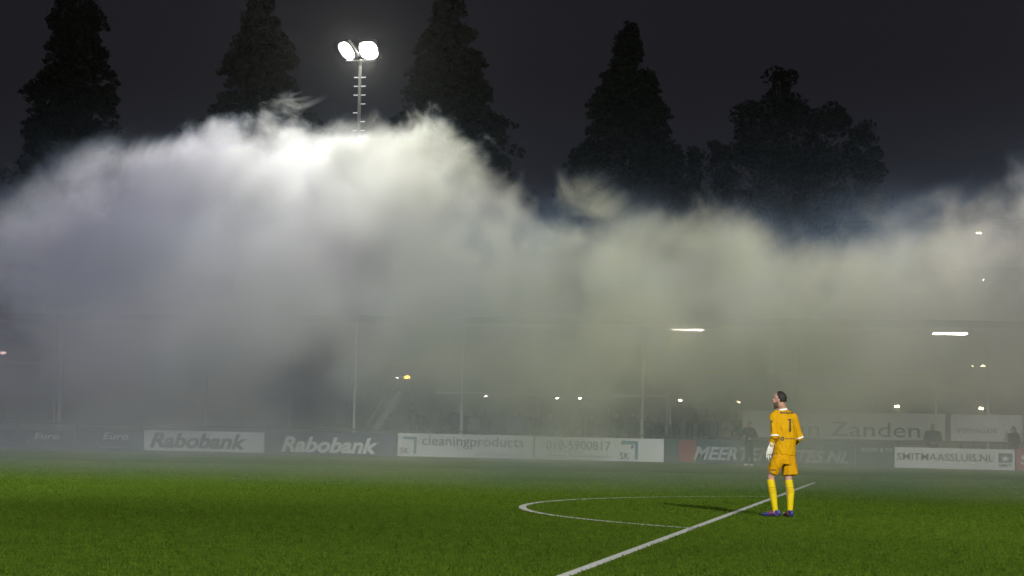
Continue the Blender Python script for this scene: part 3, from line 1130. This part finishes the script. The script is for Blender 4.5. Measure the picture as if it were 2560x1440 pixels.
# eyes and brows
for sd in (-1, 1):
    g = bmesh.new()
    ball(g, Hd(0.077, sd * 0.030, 0.014), (0.010, 0.012, 0.010), 10)
    link('eye', bm_mesh(g, 'eye', True), M['white_trim'] if 'white_trim' in M else M['trim'], body)
    g = bmesh.new()
    tube(g, [Hd(0.082, sd * 0.014, 0.036), Hd(0.084, sd * 0.030, 0.042), Hd(0.070, sd * 0.050, 0.036)], [0.005, 0.006, 0.004], 6)
    link('eyebrow', bm_mesh(g, 'eyebrow', True), M['hair'], body)
# hair: short, receding at the temples
g = bmesh.new()
v = ball(g, (0, 0, 0), 1, 28)
kill = []
for q in v:
    c = q.co.copy()
    if (c.x > 0.32 and c.z < 0.86) or c.z < -0.50 or (c.x > 0.0 and c.z < 0.05) or (c.x > 0.12 and c.z < 0.35):
        kill.append(q)
    q.co = Hd(c.x * 0.105 - 0.016, c.y * 0.083, c.z * 0.115 + 0.024)
bmesh.ops.delete(g, geom=kill, context='VERTS')
hs = bm_mesh(g, 'hair', True)
ho = link('hair', hs, M['hair'], keeper)
sm = ho.modifiers.new('thick', 'SOLIDIFY')
sm.thickness = 0.012
sm.offset = -0.5
# beard shadow on jaw
g = bmesh.new()
tube(g, [Hd(0.012, 0.0, -0.045), Hd(0.040, 0, -0.080), Hd(0.058, 0, -0.108)], [(0.0625, 0.062), (0.0545, 0.052), (0.030, 0.029)], 16, HL)
link('beard', fuse(g, 'beard', 0.006, 3), M['beard'], keeper)


def folds(amp, sc, sd=0.0):
    def f(co):
        p = Vector((co.x * sc + sd, co.y * sc, co.z * sc * 0.55 + co.x * sc * 0.5))
        n1 = mnoise.noise(p)
        n2 = mnoise.noise(p * 2.3 + Vector((5, 1, 2)))
        return amp * ((1 - abs(n1)) ** 2 - 0.5 + 0.5 * n2)
    return f


# shirt
g = bmesh.new()
tube(g, [K(1963, 1137.5, 0.02), K(1964, 1128, 0.02), K(1966.5, 1100, 0.02), K(1963.5, 1070, 0.02), K(1962, 1048, 0.03), K(1960, 1035, 0.03), K(1959.5, 1027, 0.03)],
     [(0.176, 0.135), (0.174, 0.135), (0.160, 0.125), (0.172, 0.132), (0.178, 0.125), (0.150, 0.098), (0.085, 0.075)], 22, hx, False)
for a, b, r in ((Lsh, Lel, 0.066), (Rsh, Rel, 0.066)):
    tube(g, [a + (neckb - a) * 0.35 + V_((0, 0, 0.0)), a, a.lerp(b, .5), b + (b - a).normalized() * 0.035], [0.062, r * 1.06, r * 0.98, r * 0.94], 14)
shirt_me = fuse(g, 'shirt', 0.009, 5, folds(0.015, 9))
shirt = link('shirt', shirt_me, M['shirt'], keeper)
# undershirt on the forearms, white bands, collar
for (b, c, nm) in ((Lel, Lwr, 1), (Rel, Rwr, 2)):
    g = bmesh.new()
    tube(g, [b, b.lerp(c, .3), b.lerp(c, .98)], [0.050, 0.052, 0.040], 14)
    link('undersleeve', fuse(g, 'undersleeve', 0.008, 3, folds(0.005, 16, 3)), M['undershirt'], keeper)
for (a, b) in ((Lsh, Lel), (Rsh, Rel)):
    g = bmesh.new()
    e = b + (b - a).normalized() * 0.028
    d = (b - a).normalized()
    tube(g, [e, e + d * 0.022], [0.068, 0.067], 20, round_ends=False)
    link('sleeve_band', bm_mesh(g, 'sleeve_band', True), M['trim'], keeper)
g = bmesh.new()
tube(g, [K(1960, 1027.5, 0.03), K(1959.3, 1021.5, 0.025)], [(0.074, 0.070), (0.066, 0.064)], 22, hx, False)
link('collar', bm_mesh(g, 'collar', True), M['trim'], keeper)
# shorts
g = bmesh.new()
tube(g, [K(1963, 1134, 0.02), K(1962, 1146, 0.02), K(1960, 1160, 0.02)], [(0.160, 0.125), (0.180, 0.140), (0.172, 0.138)], 22, hx, False)
tube(g, [K(1949, 1146, -0.04), K(1940, 1163, -0.04), K(1931, 1182, -0.03)], [(0.098, 0.11), (0.096, 0.11), (0.088, 0.105)], 18, hx, False)
tube(g, [K(1973, 1146, 0.06), K(1975, 1166, 0.06), K(1976.5, 1188.5, 0.05)], [(0.104, 0.115), (0.112, 0.12), (0.118, 0.122)], 18, hx, False)
shorts_me = fuse(g, 'shorts', 0.009, 4, folds(0.016, 8, 7))
link('shorts', shorts_me, M['shorts'], keeper)
# dark seam under the shirt hem
# socks with two bands, boots
for (kn, an, top, seed, calf) in ((Lkn, Lan, K(1927.5, 1198.5, -0.02), 1, K(1932.5, 1231, -0.03)), (Rkn, Ran, K(1972.3, 1200.5, 0.04), 2, K(1977, 1231, 0.02))):
    g = bmesh.new()
    tube(g, [top, top.lerp(calf, .5), calf, calf.lerp(an, .55), an, an - V_((0, 0, 0.02))], [0.0595, 0.0585, 0.0600, 0.048, 0.039, 0.040], 18, round_ends=False)
    link('sock', fuse(g, 'sock', 0.007, 3, folds(0.0025, 22, seed)), M['sock'], keeper)
    for f in (0.62, 0.80, 0.97):
        p = top.lerp(calf, f)
        d = (calf - top).normalized()
        g = bmesh.new()
        tube(g, [p, p + d * 0.010], [0.0625, 0.0625], 20, round_ends=False)
        link('sock_band', bm_mesh(g, 'sock_band', True), M['sock_band'], keeper)


def boot(an, heading, parent, mats=None, sc=1.0):
    hd_ = Vector(heading).normalized()
    sdv = Vector((-hd_.y, hd_.x, 0))
    base = Vector((an.x, an.y, 0))
    m1, m2, m3 = mats or (M['boot'], M['boot_red'], M['boot_sole'])
    g = bmesh.new()
    P = lambda f, u, s=0.0: base + hd_ * f * sc + sdv * s * sc + Vector((0, 0, u * sc))
    tube(g, [P(-0.055, 0.055), P(0.0, 0.056), P(0.06, 0.052), P(0.13, 0.042), P(0.185, 0.034), P(0.215, 0.030)],
         [(0.034, 0.040), (0.039, 0.044), (0.042, 0.036), (0.047, 0.028), (0.043, 0.021), (0.028, 0.014)], 16, sdv)
    tube(g, [P(-0.012, 0.06), P(-0.016, 0.105)], [(0.041, 0.048), (0.043, 0.047)], 14, sdv, False)
    o = link('boot', fuse(g, 'boot', 0.007, 3), m1, parent)
    g = bmesh.new()
    tube(g, [P(-0.06, 0.018), P(0.06, 0.016), P(0.14, 0.014), P(0.21, 0.014)], [(0.036, 0.009), (0.040, 0.009), (0.047, 0.008), (0.032, 0.006)], 14, sdv)
    for f in (-0.04, -0.02, 0.10, 0.14, 0.18):
        for s in (-0.022, 0.022):
            tube(g, [P(f, 0.012, s), P(f, 0.0, s)], [0.008, 0.006], 6)
    link('sole', bm_mesh(g, 'sole', True), m3, o)
    g = bmesh.new()
    for k in range(4):
        f = 0.045 + k * 0.025
        tube(g, [P(f, 0.072 - k * .006, -0.036), P(f + 0.006, 0.092 - k * 0.007, 0), P(f, 0.072 - k * .006, 0.036)], [0.0075] * 3, 6)
    for s in (-1, 1):
        tube(g, [P(-0.03, 0.035, s * 0.040), P(0.03, 0.06, s * 0.043), P(0.09, 0.035, s * 0.047)], [0.006] * 3, 6)
    link('lace', bm_mesh(g, 'lace', True), m2, o)
    return o


boot(Lan, (-0.93, 0.25, 0), keeper)
boot(Ran, (-0.42, 0.9, 0), keeper)
# gloves, five fat fingers each
g = bmesh.new()
hand(g, Lwr + V_((0.002, -0.0, 0.005)), K(1926.5, 1130, 0.02), V_((0.35, 0.5, -0.8)), V_((0.85, 0.45, 0.1)), 1.45, 0.16, 0.86)
tube(g, [Lwr + (Lel - Lwr).normalized() * 0.045, Lwr], [0.044, 0.042], 14, round_ends=False)
gl = link('glove', fuse(g, 'glove', 0.0058, 2), M['glove'], keeper)
g = bmesh.new()
hand(g, Rwr, Rwr + V_((-0.05, 0.06, -0.03)), V_((-0.5, 0, -0.8)), V_((0, 0.2, 1)), 1.4, 0.3, 0.86)
tube(g, [Rwr + (Rel - Rwr).normalized() * 0.045, Rwr], [0.044, 0.042], 14, round_ends=False)
link('glove', fuse(g, 'glove', 0.0058, 2), M['glove'], keeper)
# lettering on shirt and shorts
bvh = BVHTree.FromPolygons([v.co for v in shirt_me.vertices], [tuple(p.vertices) for p in shirt_me.polygons])
X1, Z1, IN = V_((1, 0, 0)), V_((0, 0, 1)), V_((0, 1, 0))


def on_shirt(s, p0, p1, ylo, yhi, name, arc=0.0, bold=0.0, mesh=None, ink=None):
    a, b = K(p0, ylo), K(p1, ylo)
    h_ = (ylo - yhi) / KS
    w_ = b.x - a.x
    me = mesh or text_mesh(s, w_, h_, 0, bold)
    out = shrink_text(me, bvh, V_((a.x, 0, a.z)), X1, Z1, IN, 0.004, arc, w_)
    link(name, out, ink or M['dark_ink'], shirt)


g = bmesh.new()                                       # the figure 1 with its short flag
w1, h1 = 8.0 / KS, 32.0 / KS
for quad in (((0.48, 0), (1.0, 0), (1.0, 1), (0.48, 1)), ((0, 0.93), (0.479, 0.93), (0.479, 1), (0, 1)), ((0, 0.87), (0.16, 0.87), (0.16, 0.929), (0, 0.929))):
    g.faces.new([g.verts.new((x * w1, 0, z * h1)) for x, z in quad])
on_shirt('', 1971, 1979.5, 1080, 1048, 'number', mesh=bm_mesh(g, 'n'))
on_shirt('MAASSLUIS', 1953, 1984.5, 1034.5, 1029.3, 'lettering', arc=0.02, bold=0.04)
on_shirt('banden', 1964, 1990, 1098.2, 1095, 'lettering', bold=0.02)
g = bmesh.new()                                       # ring emblem at the waist
pr = None
for i in range(25):
    t = 2 * PI * i / 24
    q = [g.verts.new((4.5 / KS * (1 + k * math.cos(t)), 0, 5.2 / KS * (1 + k * math.sin(t)))) for k in (0.45, 1.0)]
    if pr:
        g.faces.new((pr[0], pr[1], q[1], q[0]))
    pr = q
on_shirt('', 1953, 1962, 1102.5, 1092, 'emblem', mesh=bm_mesh(g, 'e'))
g = bmesh.new()
pts = [g.verts.new((x / KS, 0, z / KS)) for x, z in ((0, 4), (2.2, 0), (4.4, 3), (3.6, 7), (1.6, 9.5))]
g.faces.new(pts)
on_shirt('', 1929.5, 1934, 1059, 1050, 'emblem', mesh=bm_mesh(g, 'e'))
bvh = BVHTree.FromPolygons([v.co for v in shorts_me.vertices], [tuple(p.vertices) for p in shorts_me.polygons])
a = K(1924, 1176.5)
link('lettering', shrink_text(text_mesh('MAASSLUIS', 16.5 / KS, 3.4 / KS, 0, 0.04), bvh, V_((a.x, 0, a.z)), X1, Z1, IN, 0.004), M['dark_ink'], keeper)


# --- other people: one continuous body, clothes and hair as children
def make_person(label, jacket, trousers, shoe, pose, group=None, scale=1.0, hood=False):
    """stands at the origin facing -y; pose: dict of joint overrides (metres)"""
    J = dict(Lw=(0.24, -0.05, 0.86), Le=(0.26, 0.02, 1.12), Rw=(-0.24, -0.05, 0.86), Re=(-0.26, 0.02, 1.12),
             Lk=(0.10, -0.01, 0.50), La=(0.11, 0.02, 0.09), Rk=(-0.10, -0.01, 0.50), Ra=(-0.11, 0.02, 0.09),
             lean=0.0, turn=0.0, wide=1.0)
    J.update(pose)
    root = empty('person')
    root.scale = (scale,) * 3
    tag(root, label, 'person', group)
    ln, wd_ = J['lean'], J['wide']
    ch, nk, hd_ = V_((0, -ln * 0.7, 1.30)), V_((0, -ln, 1.50)), V_((0, -ln - 0.02, 1.66))
    tq = Matrix.Rotation(J['turn'], 3, 'Z')
    sh = {1: V_((0.19 * wd_, -ln * 0.9, 1.43)), -1: V_((-0.19 * wd_, -ln * 0.9, 1.43))}
    el = {1: V_(J['Le']), -1: V_(J['Re'])}
    wr = {1: V_(J['Lw']), -1: V_(J['Rw'])}
    kn = {1: V_(J['Lk']), -1: V_(J['Rk'])}
    an = {1: V_(J['La']), -1: V_(J['Ra'])}
    g = bmesh.new()
    v = ball(g, (0, 0, 0), (0.078, 0.098, 0.118), 16)
    for q in v:
        q.co = tq @ q.co + hd_
    tube(g, [hd_ + tq @ V_((0, -0.02, -0.05)), hd_ + tq @ V_((0, -0.05, -0.10))], [(0.058, 0.06), (0.035, 0.035)], 10)
    tube(g, [hd_ + tq @ V_((0, -0.085, 0.02)), hd_ + tq @ V_((0, -0.112, -0.025))], [0.012, 0.016], 8)
    for s in (-1, 1):
        ball(g, hd_ + tq @ V_((s * 0.08, 0.005, 0.0)), (0.012, 0.022, 0.03), 8)
    tube(g, [hd_ - V_((0, 0, 0.06)), nk, ch], [0.055, 0.06, 0.09], 12)
    tube(g, [V_((0, 0, 0.92)), V_((0, -ln * .3, 1.10)), ch, nk - V_((0, 0, 0.08))], [(0.15, 0.10), (0.14, 0.10), (0.17, 0.11), (0.12, 0.07)], 14)
    for s in (-1, 1):
        tube(g, [sh[s], el[s], wr[s]], [0.052, 0.040, 0.028], 10)
        hp = V_((s * 0.09, 0, 0.92))
        tube(g, [hp, kn[s], an[s], an[s] - V_((0, 0, 0.03))], [0.085, 0.057, 0.036, 0.036], 12)
        hand(g, wr[s], wr[s] + (wr[s] - el[s]).normalized() * 0.08, V_((-s * 0.5, -0.4, -0.3)), V_((-s * 0.5, -0.8, 0.2)), 1.0)
    link('body', fuse(g, 'body', 0.013, 2), M['skin'], root)
    g = bmesh.new()
    tube(g, [V_((0, 0, 0.86)), V_((0, -ln * .3, 1.08)), ch, V_((0, -ln * .9, 1.43)), nk + V_((0, 0, 0.02))],
         [(0.195 * wd_, 0.15), (0.190 * wd_, 0.15), (0.215 * wd_, 0.155), (0.17 * wd_, 0.11), (0.085, 0.085)], 18, round_ends=False)
    for s in (-1, 1):
        tube(g, [sh[s] * 0.8 + nk * 0.2, sh[s], el[s], wr[s] + (el[s] - wr[s]) * 0.1], [0.075, 0.085, 0.070, 0.052], 12)
    if hood:
        tube(g, [nk + V_((0, 0.07, 0.0)), nk + V_((0, 0.08, 0.07))], [(0.11, 0.06), (0.09, 0.05)], 12)
    link('jacket', fuse(g, 'jacket', 0.016, 3, folds(0.012, 7, scale * 9)), jacket, root)
    g = bmesh.new()
    for s in (-1, 1):
        hp = V_((s * 0.085, 0, 0.95))
        tube(g, [hp, kn[s], an[s]], [0.105, 0.078, 0.062], 14, round_ends=False)
    link('trousers', fuse(g, 'trousers', 0.016, 3), trousers, root)
    for s in (-1, 1):
        g = bmesh.new()
        b0 = V_((an[s].x, an[s].y, 0))
        tube(g, [b0 + V_((0, 0.05, 0.045)), b0 + V_((0, -0.05, 0.045)), b0 + V_((s * 0.02, -0.17, 0.035))], [(0.042, 0.045), (0.048, 0.043), (0.04, 0.03)], 12)
        link('shoe', fuse(g, 'shoe', 0.012, 2), shoe, root)
    g = bmesh.new()
    v = ball(g, (0, 0, 0), 1, 18)
    kill = []
    for q in v:
        c = q.co.copy()
        if (c.y < -0.25 and c.z < 0.62) or c.z < -0.35:
            kill.append(q)
        q.co = tq @ V_((c.x * 0.086, c.y * 0.105 + 0.008, c.z * 0.124 + 0.006)) + hd_
    bmesh.ops.delete(g, geom=kill, context='VERTS')
    link('hair', bm_mesh(g, 'hair', True), M['hair'], root)
    return root


def dup(root, loc, rz, sc, label, jacket=None, group=None):
    r = root.copy()
    COL.objects.link(r)
    r.location = loc
    r.rotation_euler = (0, 0, rz)
    r.scale = (sc,) * 3
    r['label'] = label
    if group:
        r['group'] = group
    for ch in list(root.children):
        c = ch.copy()
        COL.objects.link(c)
        c.parent = r
        if jacket and ch.name.split('.')[0] == 'jacket':
            c.data = ch.data.copy()
            c.data.materials[0] = jacket
    return r


# ball boy in front of the boards
pb = make_person('person in dark clothes and bright white shoes standing before the dark green board', M['jacket_dark'], M['jeans'], M['white_shoe'],
                 dict(Lw=(0.20, -0.24, 1.08), Le=(0.30, 0.02, 1.14), Rw=(-0.42, -0.10, 1.16), Re=(-0.34, 0.04, 1.20), lean=0.02, turn=-0.3, wide=0.95))
pb.location = (at(1873, 1150, 79.3).x, 79.3, 0)
pb.rotation_euler = (0, 0, -0.35)
# two men leaning behind the boards
p1_ = make_person('bulky person in a dark jacket leaning on the rail above SMITMAASSLUIS.NL', M['jacket_dark'], M['jeans'], M['dark_shoe'],
                  dict(Lw=(0.10, -0.30, 1.02), Le=(0.33, -0.10, 1.10), Rw=(-0.08, -0.31, 1.02), Re=(-0.33, -0.10, 1.10), lean=0.16, turn=0.3, wide=1.22), hood=True)
p1_.location = (at(2332, 1100, 83.0).x, 83.1, 0.0)
p1_.scale = (1.02,) * 3
p2_ = make_person('person in a dark coat half turned, in front of the VERHAGEN board', M['jacket_dark'], M['jeans'], M['dark_shoe'],
                  dict(Lw=(0.12, -0.30, 1.12), Le=(0.30, -0.05, 1.12), lean=0.05, turn=-0.8, wide=1.1), hood=True)
p2_.location = (at(2536, 1100, 83.0).x, 83.1, 0.0)
p2_.rotation_euler = (0, 0, -0.7)
p2_.scale = (1.0,) * 3

# spectators on the terrace
GS = 'spectators on the terrace'
LS = 'spectator standing on the covered terrace, blurred by the smoke'
protoA = make_person(LS, M['jacket_grey'], M['jeans'], M['dark_shoe'], dict(), GS)
protoB = make_person(LS, M['jacket_dark'], M['jeans'], M['dark_shoe'],
                     dict(Lw=(0.16, -0.30, 1.30), Le=(0.28, -0.10, 1.14), Rw=(-0.14, -0.3, 1.32), Re=(-0.28, -0.10, 1.14), turn=0.3), GS, hood=True)
protoC = make_person(LS, M['jacket_brown'], M['jeans'], M['dark_shoe'], dict(Lw=(0.12, -0.22, 0.98), Le=(0.30, 0.0, 1.12), turn=-0.4, wide=1.1), GS)
jk = [None, M['jacket_dark'], M['jacket_grey'], M['jacket_brown'], M['jacket_pale'], M['jacket_dark']]
rnd = random.Random(77)
first = [protoA, protoB, protoC]
x = at(1020, 1000, 86).x
xe = at(1850, 1000, 86).x
k = 0
while x < xe:
    row = rnd.choice((0, 0, 1, 2))
    Y = SY + 0.9 + row * 0.9
    z = 0.28 * (row + 1) - 0.005
    sc = rnd.uniform(0.93, 1.06)
    rz = rnd.uniform(-0.5, 0.5)
    if k < 3:
        o = first[k]
        o.location, o.rotation_euler, o.scale = (x, Y, z), (0, 0, rz), (sc,) * 3
    else:
        o = dup(first[k % 3], (x, Y, z), rz, sc, LS, rnd.choice(jk))
    k += 1
    x += rnd.uniform(0.3, 0.75)
bl = dup(protoA, (at(1297, 1040, SY + 0.9).x, SY + 0.75, 0.275), 0.1, 1.0, 'spectator in a blue jacket on the terrace above the word cleaningproducts', M['jacket_blue'], GS)


# ------------------------------------------------------------------ smoke
def smoke_material():
    m = bpy.data.materials.new('smoke')
    m.use_nodes = True
    nt = m.node_tree
    for n in list(nt.nodes):
        nt.nodes.remove(n)
    L = nt.links.new
    out = N(nt, 'ShaderNodeOutputMaterial')
    vol = N(nt, 'ShaderNodeVolumePrincipled')
    L(vol.outputs[0], out.inputs['Volume'])
    tc = N(nt, 'ShaderNodeTexCoord')
    sp = N(nt, 'ShaderNodeSeparateXYZ')
    L(tc.outputs['Object'], sp.inputs[0])
    X, Yc, Z = sp.outputs

    def math_(op, a, b=None, c=None, clamp=False):
        n = N(nt, 'ShaderNodeMath', operation=op)
        n.use_clamp = clamp
        for i, q in enumerate((a, b, c)):
            if q is None:
                continue
            if isinstance(q, (int, float)):
                n.inputs[i].default_value = q
            else:
                L(q, n.inputs[i])
        return n.outputs[0]

    def mrange(v, a, b, c, d, smooth=True):
        n = N(nt, 'ShaderNodeMapRange')
        n.interpolation_type = 'SMOOTHSTEP' if smooth else 'LINEAR'
        L(v, n.inputs['Value'])
        for nm, q in zip(('From Min', 'From Max', 'To Min', 'To Max'), (a, b, c, d)):
            if isinstance(q, (int, float)):
                n.inputs[nm].default_value = q
            else:
                L(q, n.inputs[nm])
        return n.outputs['Result']

    def curve(v, lo, hi, pts, ymax):
        t = mrange(v, lo, hi, 0, 1, False)
        n = N(nt, 'ShaderNodeFloatCurve')
        c = n.mapping.curves[0]
        P = [((x - lo) / (hi - lo), y / ymax) for x, y in pts]
        c.points[0].location = P[0]
        c.points[1].location = P[-1]
        for q in P[1:-1]:
            c.points.new(*q)
        n.mapping.update()
        L(t, n.inputs['Value'])
        return math_('MULTIPLY', n.outputs[0], ymax)

    nA = N(nt, 'ShaderNodeTexNoise')
    nA.inputs['Scale'].default_value = 0.17
    nA.inputs['Detail'].default_value = 2
    nA.inputs['Roughness'].default_value = 0.5
    sh = N(nt, 'ShaderNodeVectorMath', operation='ADD')
    sh.inputs[1].default_value = (-5.1, 0.0, 0.0)
    L(tc.outputs['Object'], sh.inputs[0])
    L(sh.outputs[0], nA.inputs['Vector'])
    # curl the small eddies with the large ones
    sc = N(nt, 'ShaderNodeVectorMath', operation='SCALE')
    sc.inputs[0].default_value = (7.0, 4.0, 8.0)
    L(nA.outputs['Fac'], sc.inputs['Scale'])
    ad = N(nt, 'ShaderNodeVectorMath', operation='ADD')
    L(sh.outputs[0], ad.inputs[0])
    L(sc.outputs[0], ad.inputs[1])
    nB = N(nt, 'ShaderNodeTexNoise')
    nB.inputs['Scale'].default_value = 0.5
    nB.inputs['Detail'].default_value = 4.6
    nB.inputs['Roughness'].default_value = 0.6
    L(ad.outputs[0], nB.inputs['Vector'])
    a_, b_ = nA.outputs['Fac'], nB.outputs['Fac']
    # crest height along the stand (world x, m) for smoke about 88 m away
    top = curve(X, -60, 20, SMOKE_TOP, 20.0)
    env = curve(Yc, 38, 100, SMOKE_ENV, 1.0)
    T = math_('MULTIPLY', top, env)
    q = math_('SUBTRACT', T, Z)                      # depth under the crest
    q = math_('ADD', q, math_('MULTIPLY', math_('SUBTRACT', a_, 0.5), 7.0))
    q = math_('ADD', q, math_('MULTIPLY', math_('SUBTRACT', b_, 0.5), 5.5))
    wdt = curve(X, -60, 20, SMOKE_SOFT, 10.0)
    edge = mrange(q, 0.0, wdt, 0, 1)
    low = mrange(Z, 1.4, 5.2, SMOKE_LOW, 1.25)
    dy = curve(Yc, 38, 100, SMOKE_DEN, 1.0)
    inner = mrange(math_('ADD', math_('MULTIPLY', a_, 0.42), math_('MULTIPLY', b_, 0.58)), 0.41, 0.60, 0.0, 2.3)
    d = math_('MULTIPLY', edge, low)
    d = math_('MULTIPLY', d, dy)
    d = math_('MULTIPLY', d, inner)
    d = math_('MULTIPLY', d, mrange(a_, 0.37, 0.56, 0.22, 1.25))
    d = math_('MULTIPLY', d, curve(X, -60, 20, SMOKE_ACROSS, 1.5))
    d = math_('MULTIPLY', d, SMOKE_SIGMA)
    fog = math_('MULTIPLY', mrange(Z, 0.0, curve(Yc, 36, 100, FOG_TOP, 12.0), 1.0, 0.0), curve(Yc, 36, 100, FOG_DEN, 0.06))
    fog = math_('MULTIPLY', fog, mrange(a_, 0.3, 0.7, 0.55, 1.45))
    mid = math_('MULTIPLY', mrange(Z, 1.6, 3.8, 0.0, 1.0), mrange(Z, 6.5, 11.0, 1.0, 0.0))
    fog = math_('ADD', fog, math_('MULTIPLY', math_('MULTIPLY', mid, inner), curve(Yc, 36, 100, MID_DEN, 0.06)))
    d = math_('ADD', d, fog)
    veil = math_('MULTIPLY', mrange(Z, 10.0, 17.0, SMOKE_VEIL, 0.0), dy)
    d = math_('ADD', d, veil)
    L(d, vol.inputs['Density'])
    rp = N(nt, 'ShaderNodeValToRGB')
    e = rp.color_ramp.elements
    vol.inputs['Anisotropy'].default_value = 0.3
    e[0].position, e[0].color = 0.36, (0.89, 0.88, 0.985, 1)
    e[1].position, e[1].color = 0.92, (0.97, 0.94, 0.93, 1)
    for p_, c_ in ((0.45, (0.95, 0.95, 0.97)), (0.51, (0.95, 0.96, 0.89)), (0.61, (0.945, 0.955, 0.77)), (0.70, (0.945, 0.945, 0.76)), (0.78, (0.95, 0.93, 0.83))):
        k_ = e.new(p_)
        k_.color = (*c_, 1)
    L(mrange(math_('ADD', X, math_('MULTIPLY', a_, 8.0)), -56, 24, 0, 1, False), rp.inputs['Fac'])
    mxc = N(nt, 'ShaderNodeMix', data_type='RGBA')
    L(mrange(edge, 0.0, 0.22, 0, 1), mxc.inputs[0])
    mxc.inputs[6].default_value = (0.50, 0.66, 0.92, 1)      # thin smoke scatters blue
    L(rp.outputs['Color'], mxc.inputs[7])
    L(mxc.outputs[2], vol.inputs['Color'])
    return m


def tx(px, py, Y=88):
    q = at(px, py, Y)
    return q.x, q.z - 1.0


SMOKE_TOP = [(-60, 6)] + [tx(px, py) for px, py in ((0, 690), (160, 540), (330, 400), (600, 335), (850, 305), (1000, 305), (1090, 285), (1180, 315), (1300, 400), (1420, 535),
                                                   (1700, 475), (1950, 525), (2200, 535), (2350, 470), (2560, 380))] + [(12, 15.5), (20, 15)]
SMOKE_SOFT = [(-60, 7), (tx(100, 0)[0], 5.5), (tx(400, 0)[0], 5.2), (tx(560, 0)[0], 3.2), (tx(800, 0)[0], 1.7), (tx(1150, 0)[0], 1.4), (tx(1350, 0)[0], 2.2), (tx(1800, 0)[0], 3.2), (tx(2300, 0)[0], 4.2), (20, 7)]
SMOKE_ACROSS = [(-60, 0.4), (tx(0, 0)[0], 0.45), (tx(300, 0)[0], 0.8), (tx(600, 0)[0], 1.1), (tx(1300, 0)[0], 1.0), (tx(1900, 0)[0], 0.9), (tx(2300, 0)[0], 0.75), (20, 0.9)]
SMOKE_ENV = [(38, 0.06), (50, 0.16), (60, 0.30), (67, 0.46), (72, 0.72), (77, 0.95), (84, 1.0), (92, 1.0), (96, 0.8), (100, 0.4)]
SMOKE_DEN = [(38, 0.0), (56, 0.04), (65, 0.16), (71, 0.55), (76, 0.9), (84, 1.0), (92, 1.0), (95.5, 0.4), (98, 0.0), (100, 0.0)]
FOG_TOP = [(36, 0.6), (45, 2.2), (55, 4.8), (66, 8.5), (76, 10.5), (90, 11.0), (100, 8.0)]
FOG_DEN = [(36, 0.0), (39, 0.007), (44, 0.020), (50, 0.021), (60, 0.014), (72, 0.011), (84, 0.010), (94, 0.01), (100, 0.0)]
MID_DEN = [(36, 0.0), (58, 0.0), (68, 0.018), (78, 0.027), (85, 0.024), (94, 0.01), (100, 0.0)]
HAZE = 0.00005
SMOKE_LOW = 0.25
SMOKE_VEIL = 0.0012
SMOKE_SIGMA = 0.165

M['smoke'] = smoke_material()
M['smoke'].cycles.volume_step_rate = 1.0
# closed hull close round the smoke: low over the turf, high over the stand
prof = [(36.5, 1.6), (45, 3.4), (55, 5.5), (66, 9.5), (76, 14.5), (84, 17.6), (99.5, 17.6)]
bm = bmesh.new()
va, vb = [], []
for (y, z) in prof:
    va.append(bm.verts.new((-62, y, z)))
    vb.append(bm.verts.new((22, y, z)))
va += [bm.verts.new((-62, 99.5, 0.008)), bm.verts.new((-62, 36.5, 0.008))]
vb += [bm.verts.new((22, 99.5, 0.008)), bm.verts.new((22, 36.5, 0.008))]
n = len(va)
for i in range(n):
    bm.faces.new((va[i], va[(i + 1) % n], vb[(i + 1) % n], vb[i]))
bm.faces.new(va[::-1])
bm.faces.new(vb)
smoke = link('smoke', bm_mesh(bm, 'smoke'), M['smoke'])
tag(smoke, 'thick bank of pale drifting smoke lit by the floodlights', None, None, 'stuff')

hz = bpy.data.materials.new('haze')
hz.use_nodes = True
for q in list(hz.node_tree.nodes):
    hz.node_tree.nodes.remove(q)
o_ = N(hz.node_tree, 'ShaderNodeOutputMaterial')
v_ = N(hz.node_tree, 'ShaderNodeVolumePrincipled')
v_.inputs['Color'].default_value = (0.88, 0.9, 0.93, 1)
v_.inputs['Density'].default_value = HAZE
v_.inputs['Anisotropy'].default_value = 0.85
hz.node_tree.links.new(v_.outputs[0], o_.inputs['Volume'])
bm = bmesh.new()
box(bm, (-20, 70, 19), (260, 200, 40))
tag(link('haze', bm_mesh(bm, 'haze'), hz), 'thin night haze over the whole ground', None, None, 'stuff')

# ------------------------------------------------------------------ night sky
w = bpy.data.worlds.new('World')
scn.world = w
w.use_nodes = True
nt = w.node_tree
bg = nt.nodes['Background']
sky = N(nt, 'ShaderNodeTexSky')
sky.sky_type = 'NISHITA'
sky.sun_disc = False
sky.sun_elevation = math.radians(-4)
sky.sun_rotation = math.radians(200)
hs_ = N(nt, 'ShaderNodeHueSaturation')
hs_.inputs['Saturation'].default_value = 0.3
nt.links.new(sky.outputs['Color'], hs_.inputs['Color'])
mx = N(nt, 'ShaderNodeMix', data_type='RGBA')
mx.inputs[0].default_value = 0.6
nt.links.new(hs_.outputs['Color'], mx.inputs[6])
mx.inputs[7].default_value = (0.172, 0.170, 0.232, 1)
nt.links.new(mx.outputs[2], bg.inputs['Color'])
bg.inputs['Strength'].default_value = 0.1

# ------------------------------------------------------------------ render settings
scn.view_settings.view_transform = 'Standard'
scn.view_settings.look = 'None'
scn.view_settings.exposure = 0
scn.view_settings.gamma = 1
cy = scn.cycles
cy.max_bounces = 6
cy.diffuse_bounces = 2
cy.glossy_bounces = 2
cy.transmission_bounces = 2
cy.volume_bounces = 2
cy.volume_step_rate = 0.28
cy.volume_max_steps = 256
cy.use_adaptive_sampling = True
cy.adaptive_threshold = 0.03
cy.use_denoising = True
cy.sample_clamp_indirect = 4
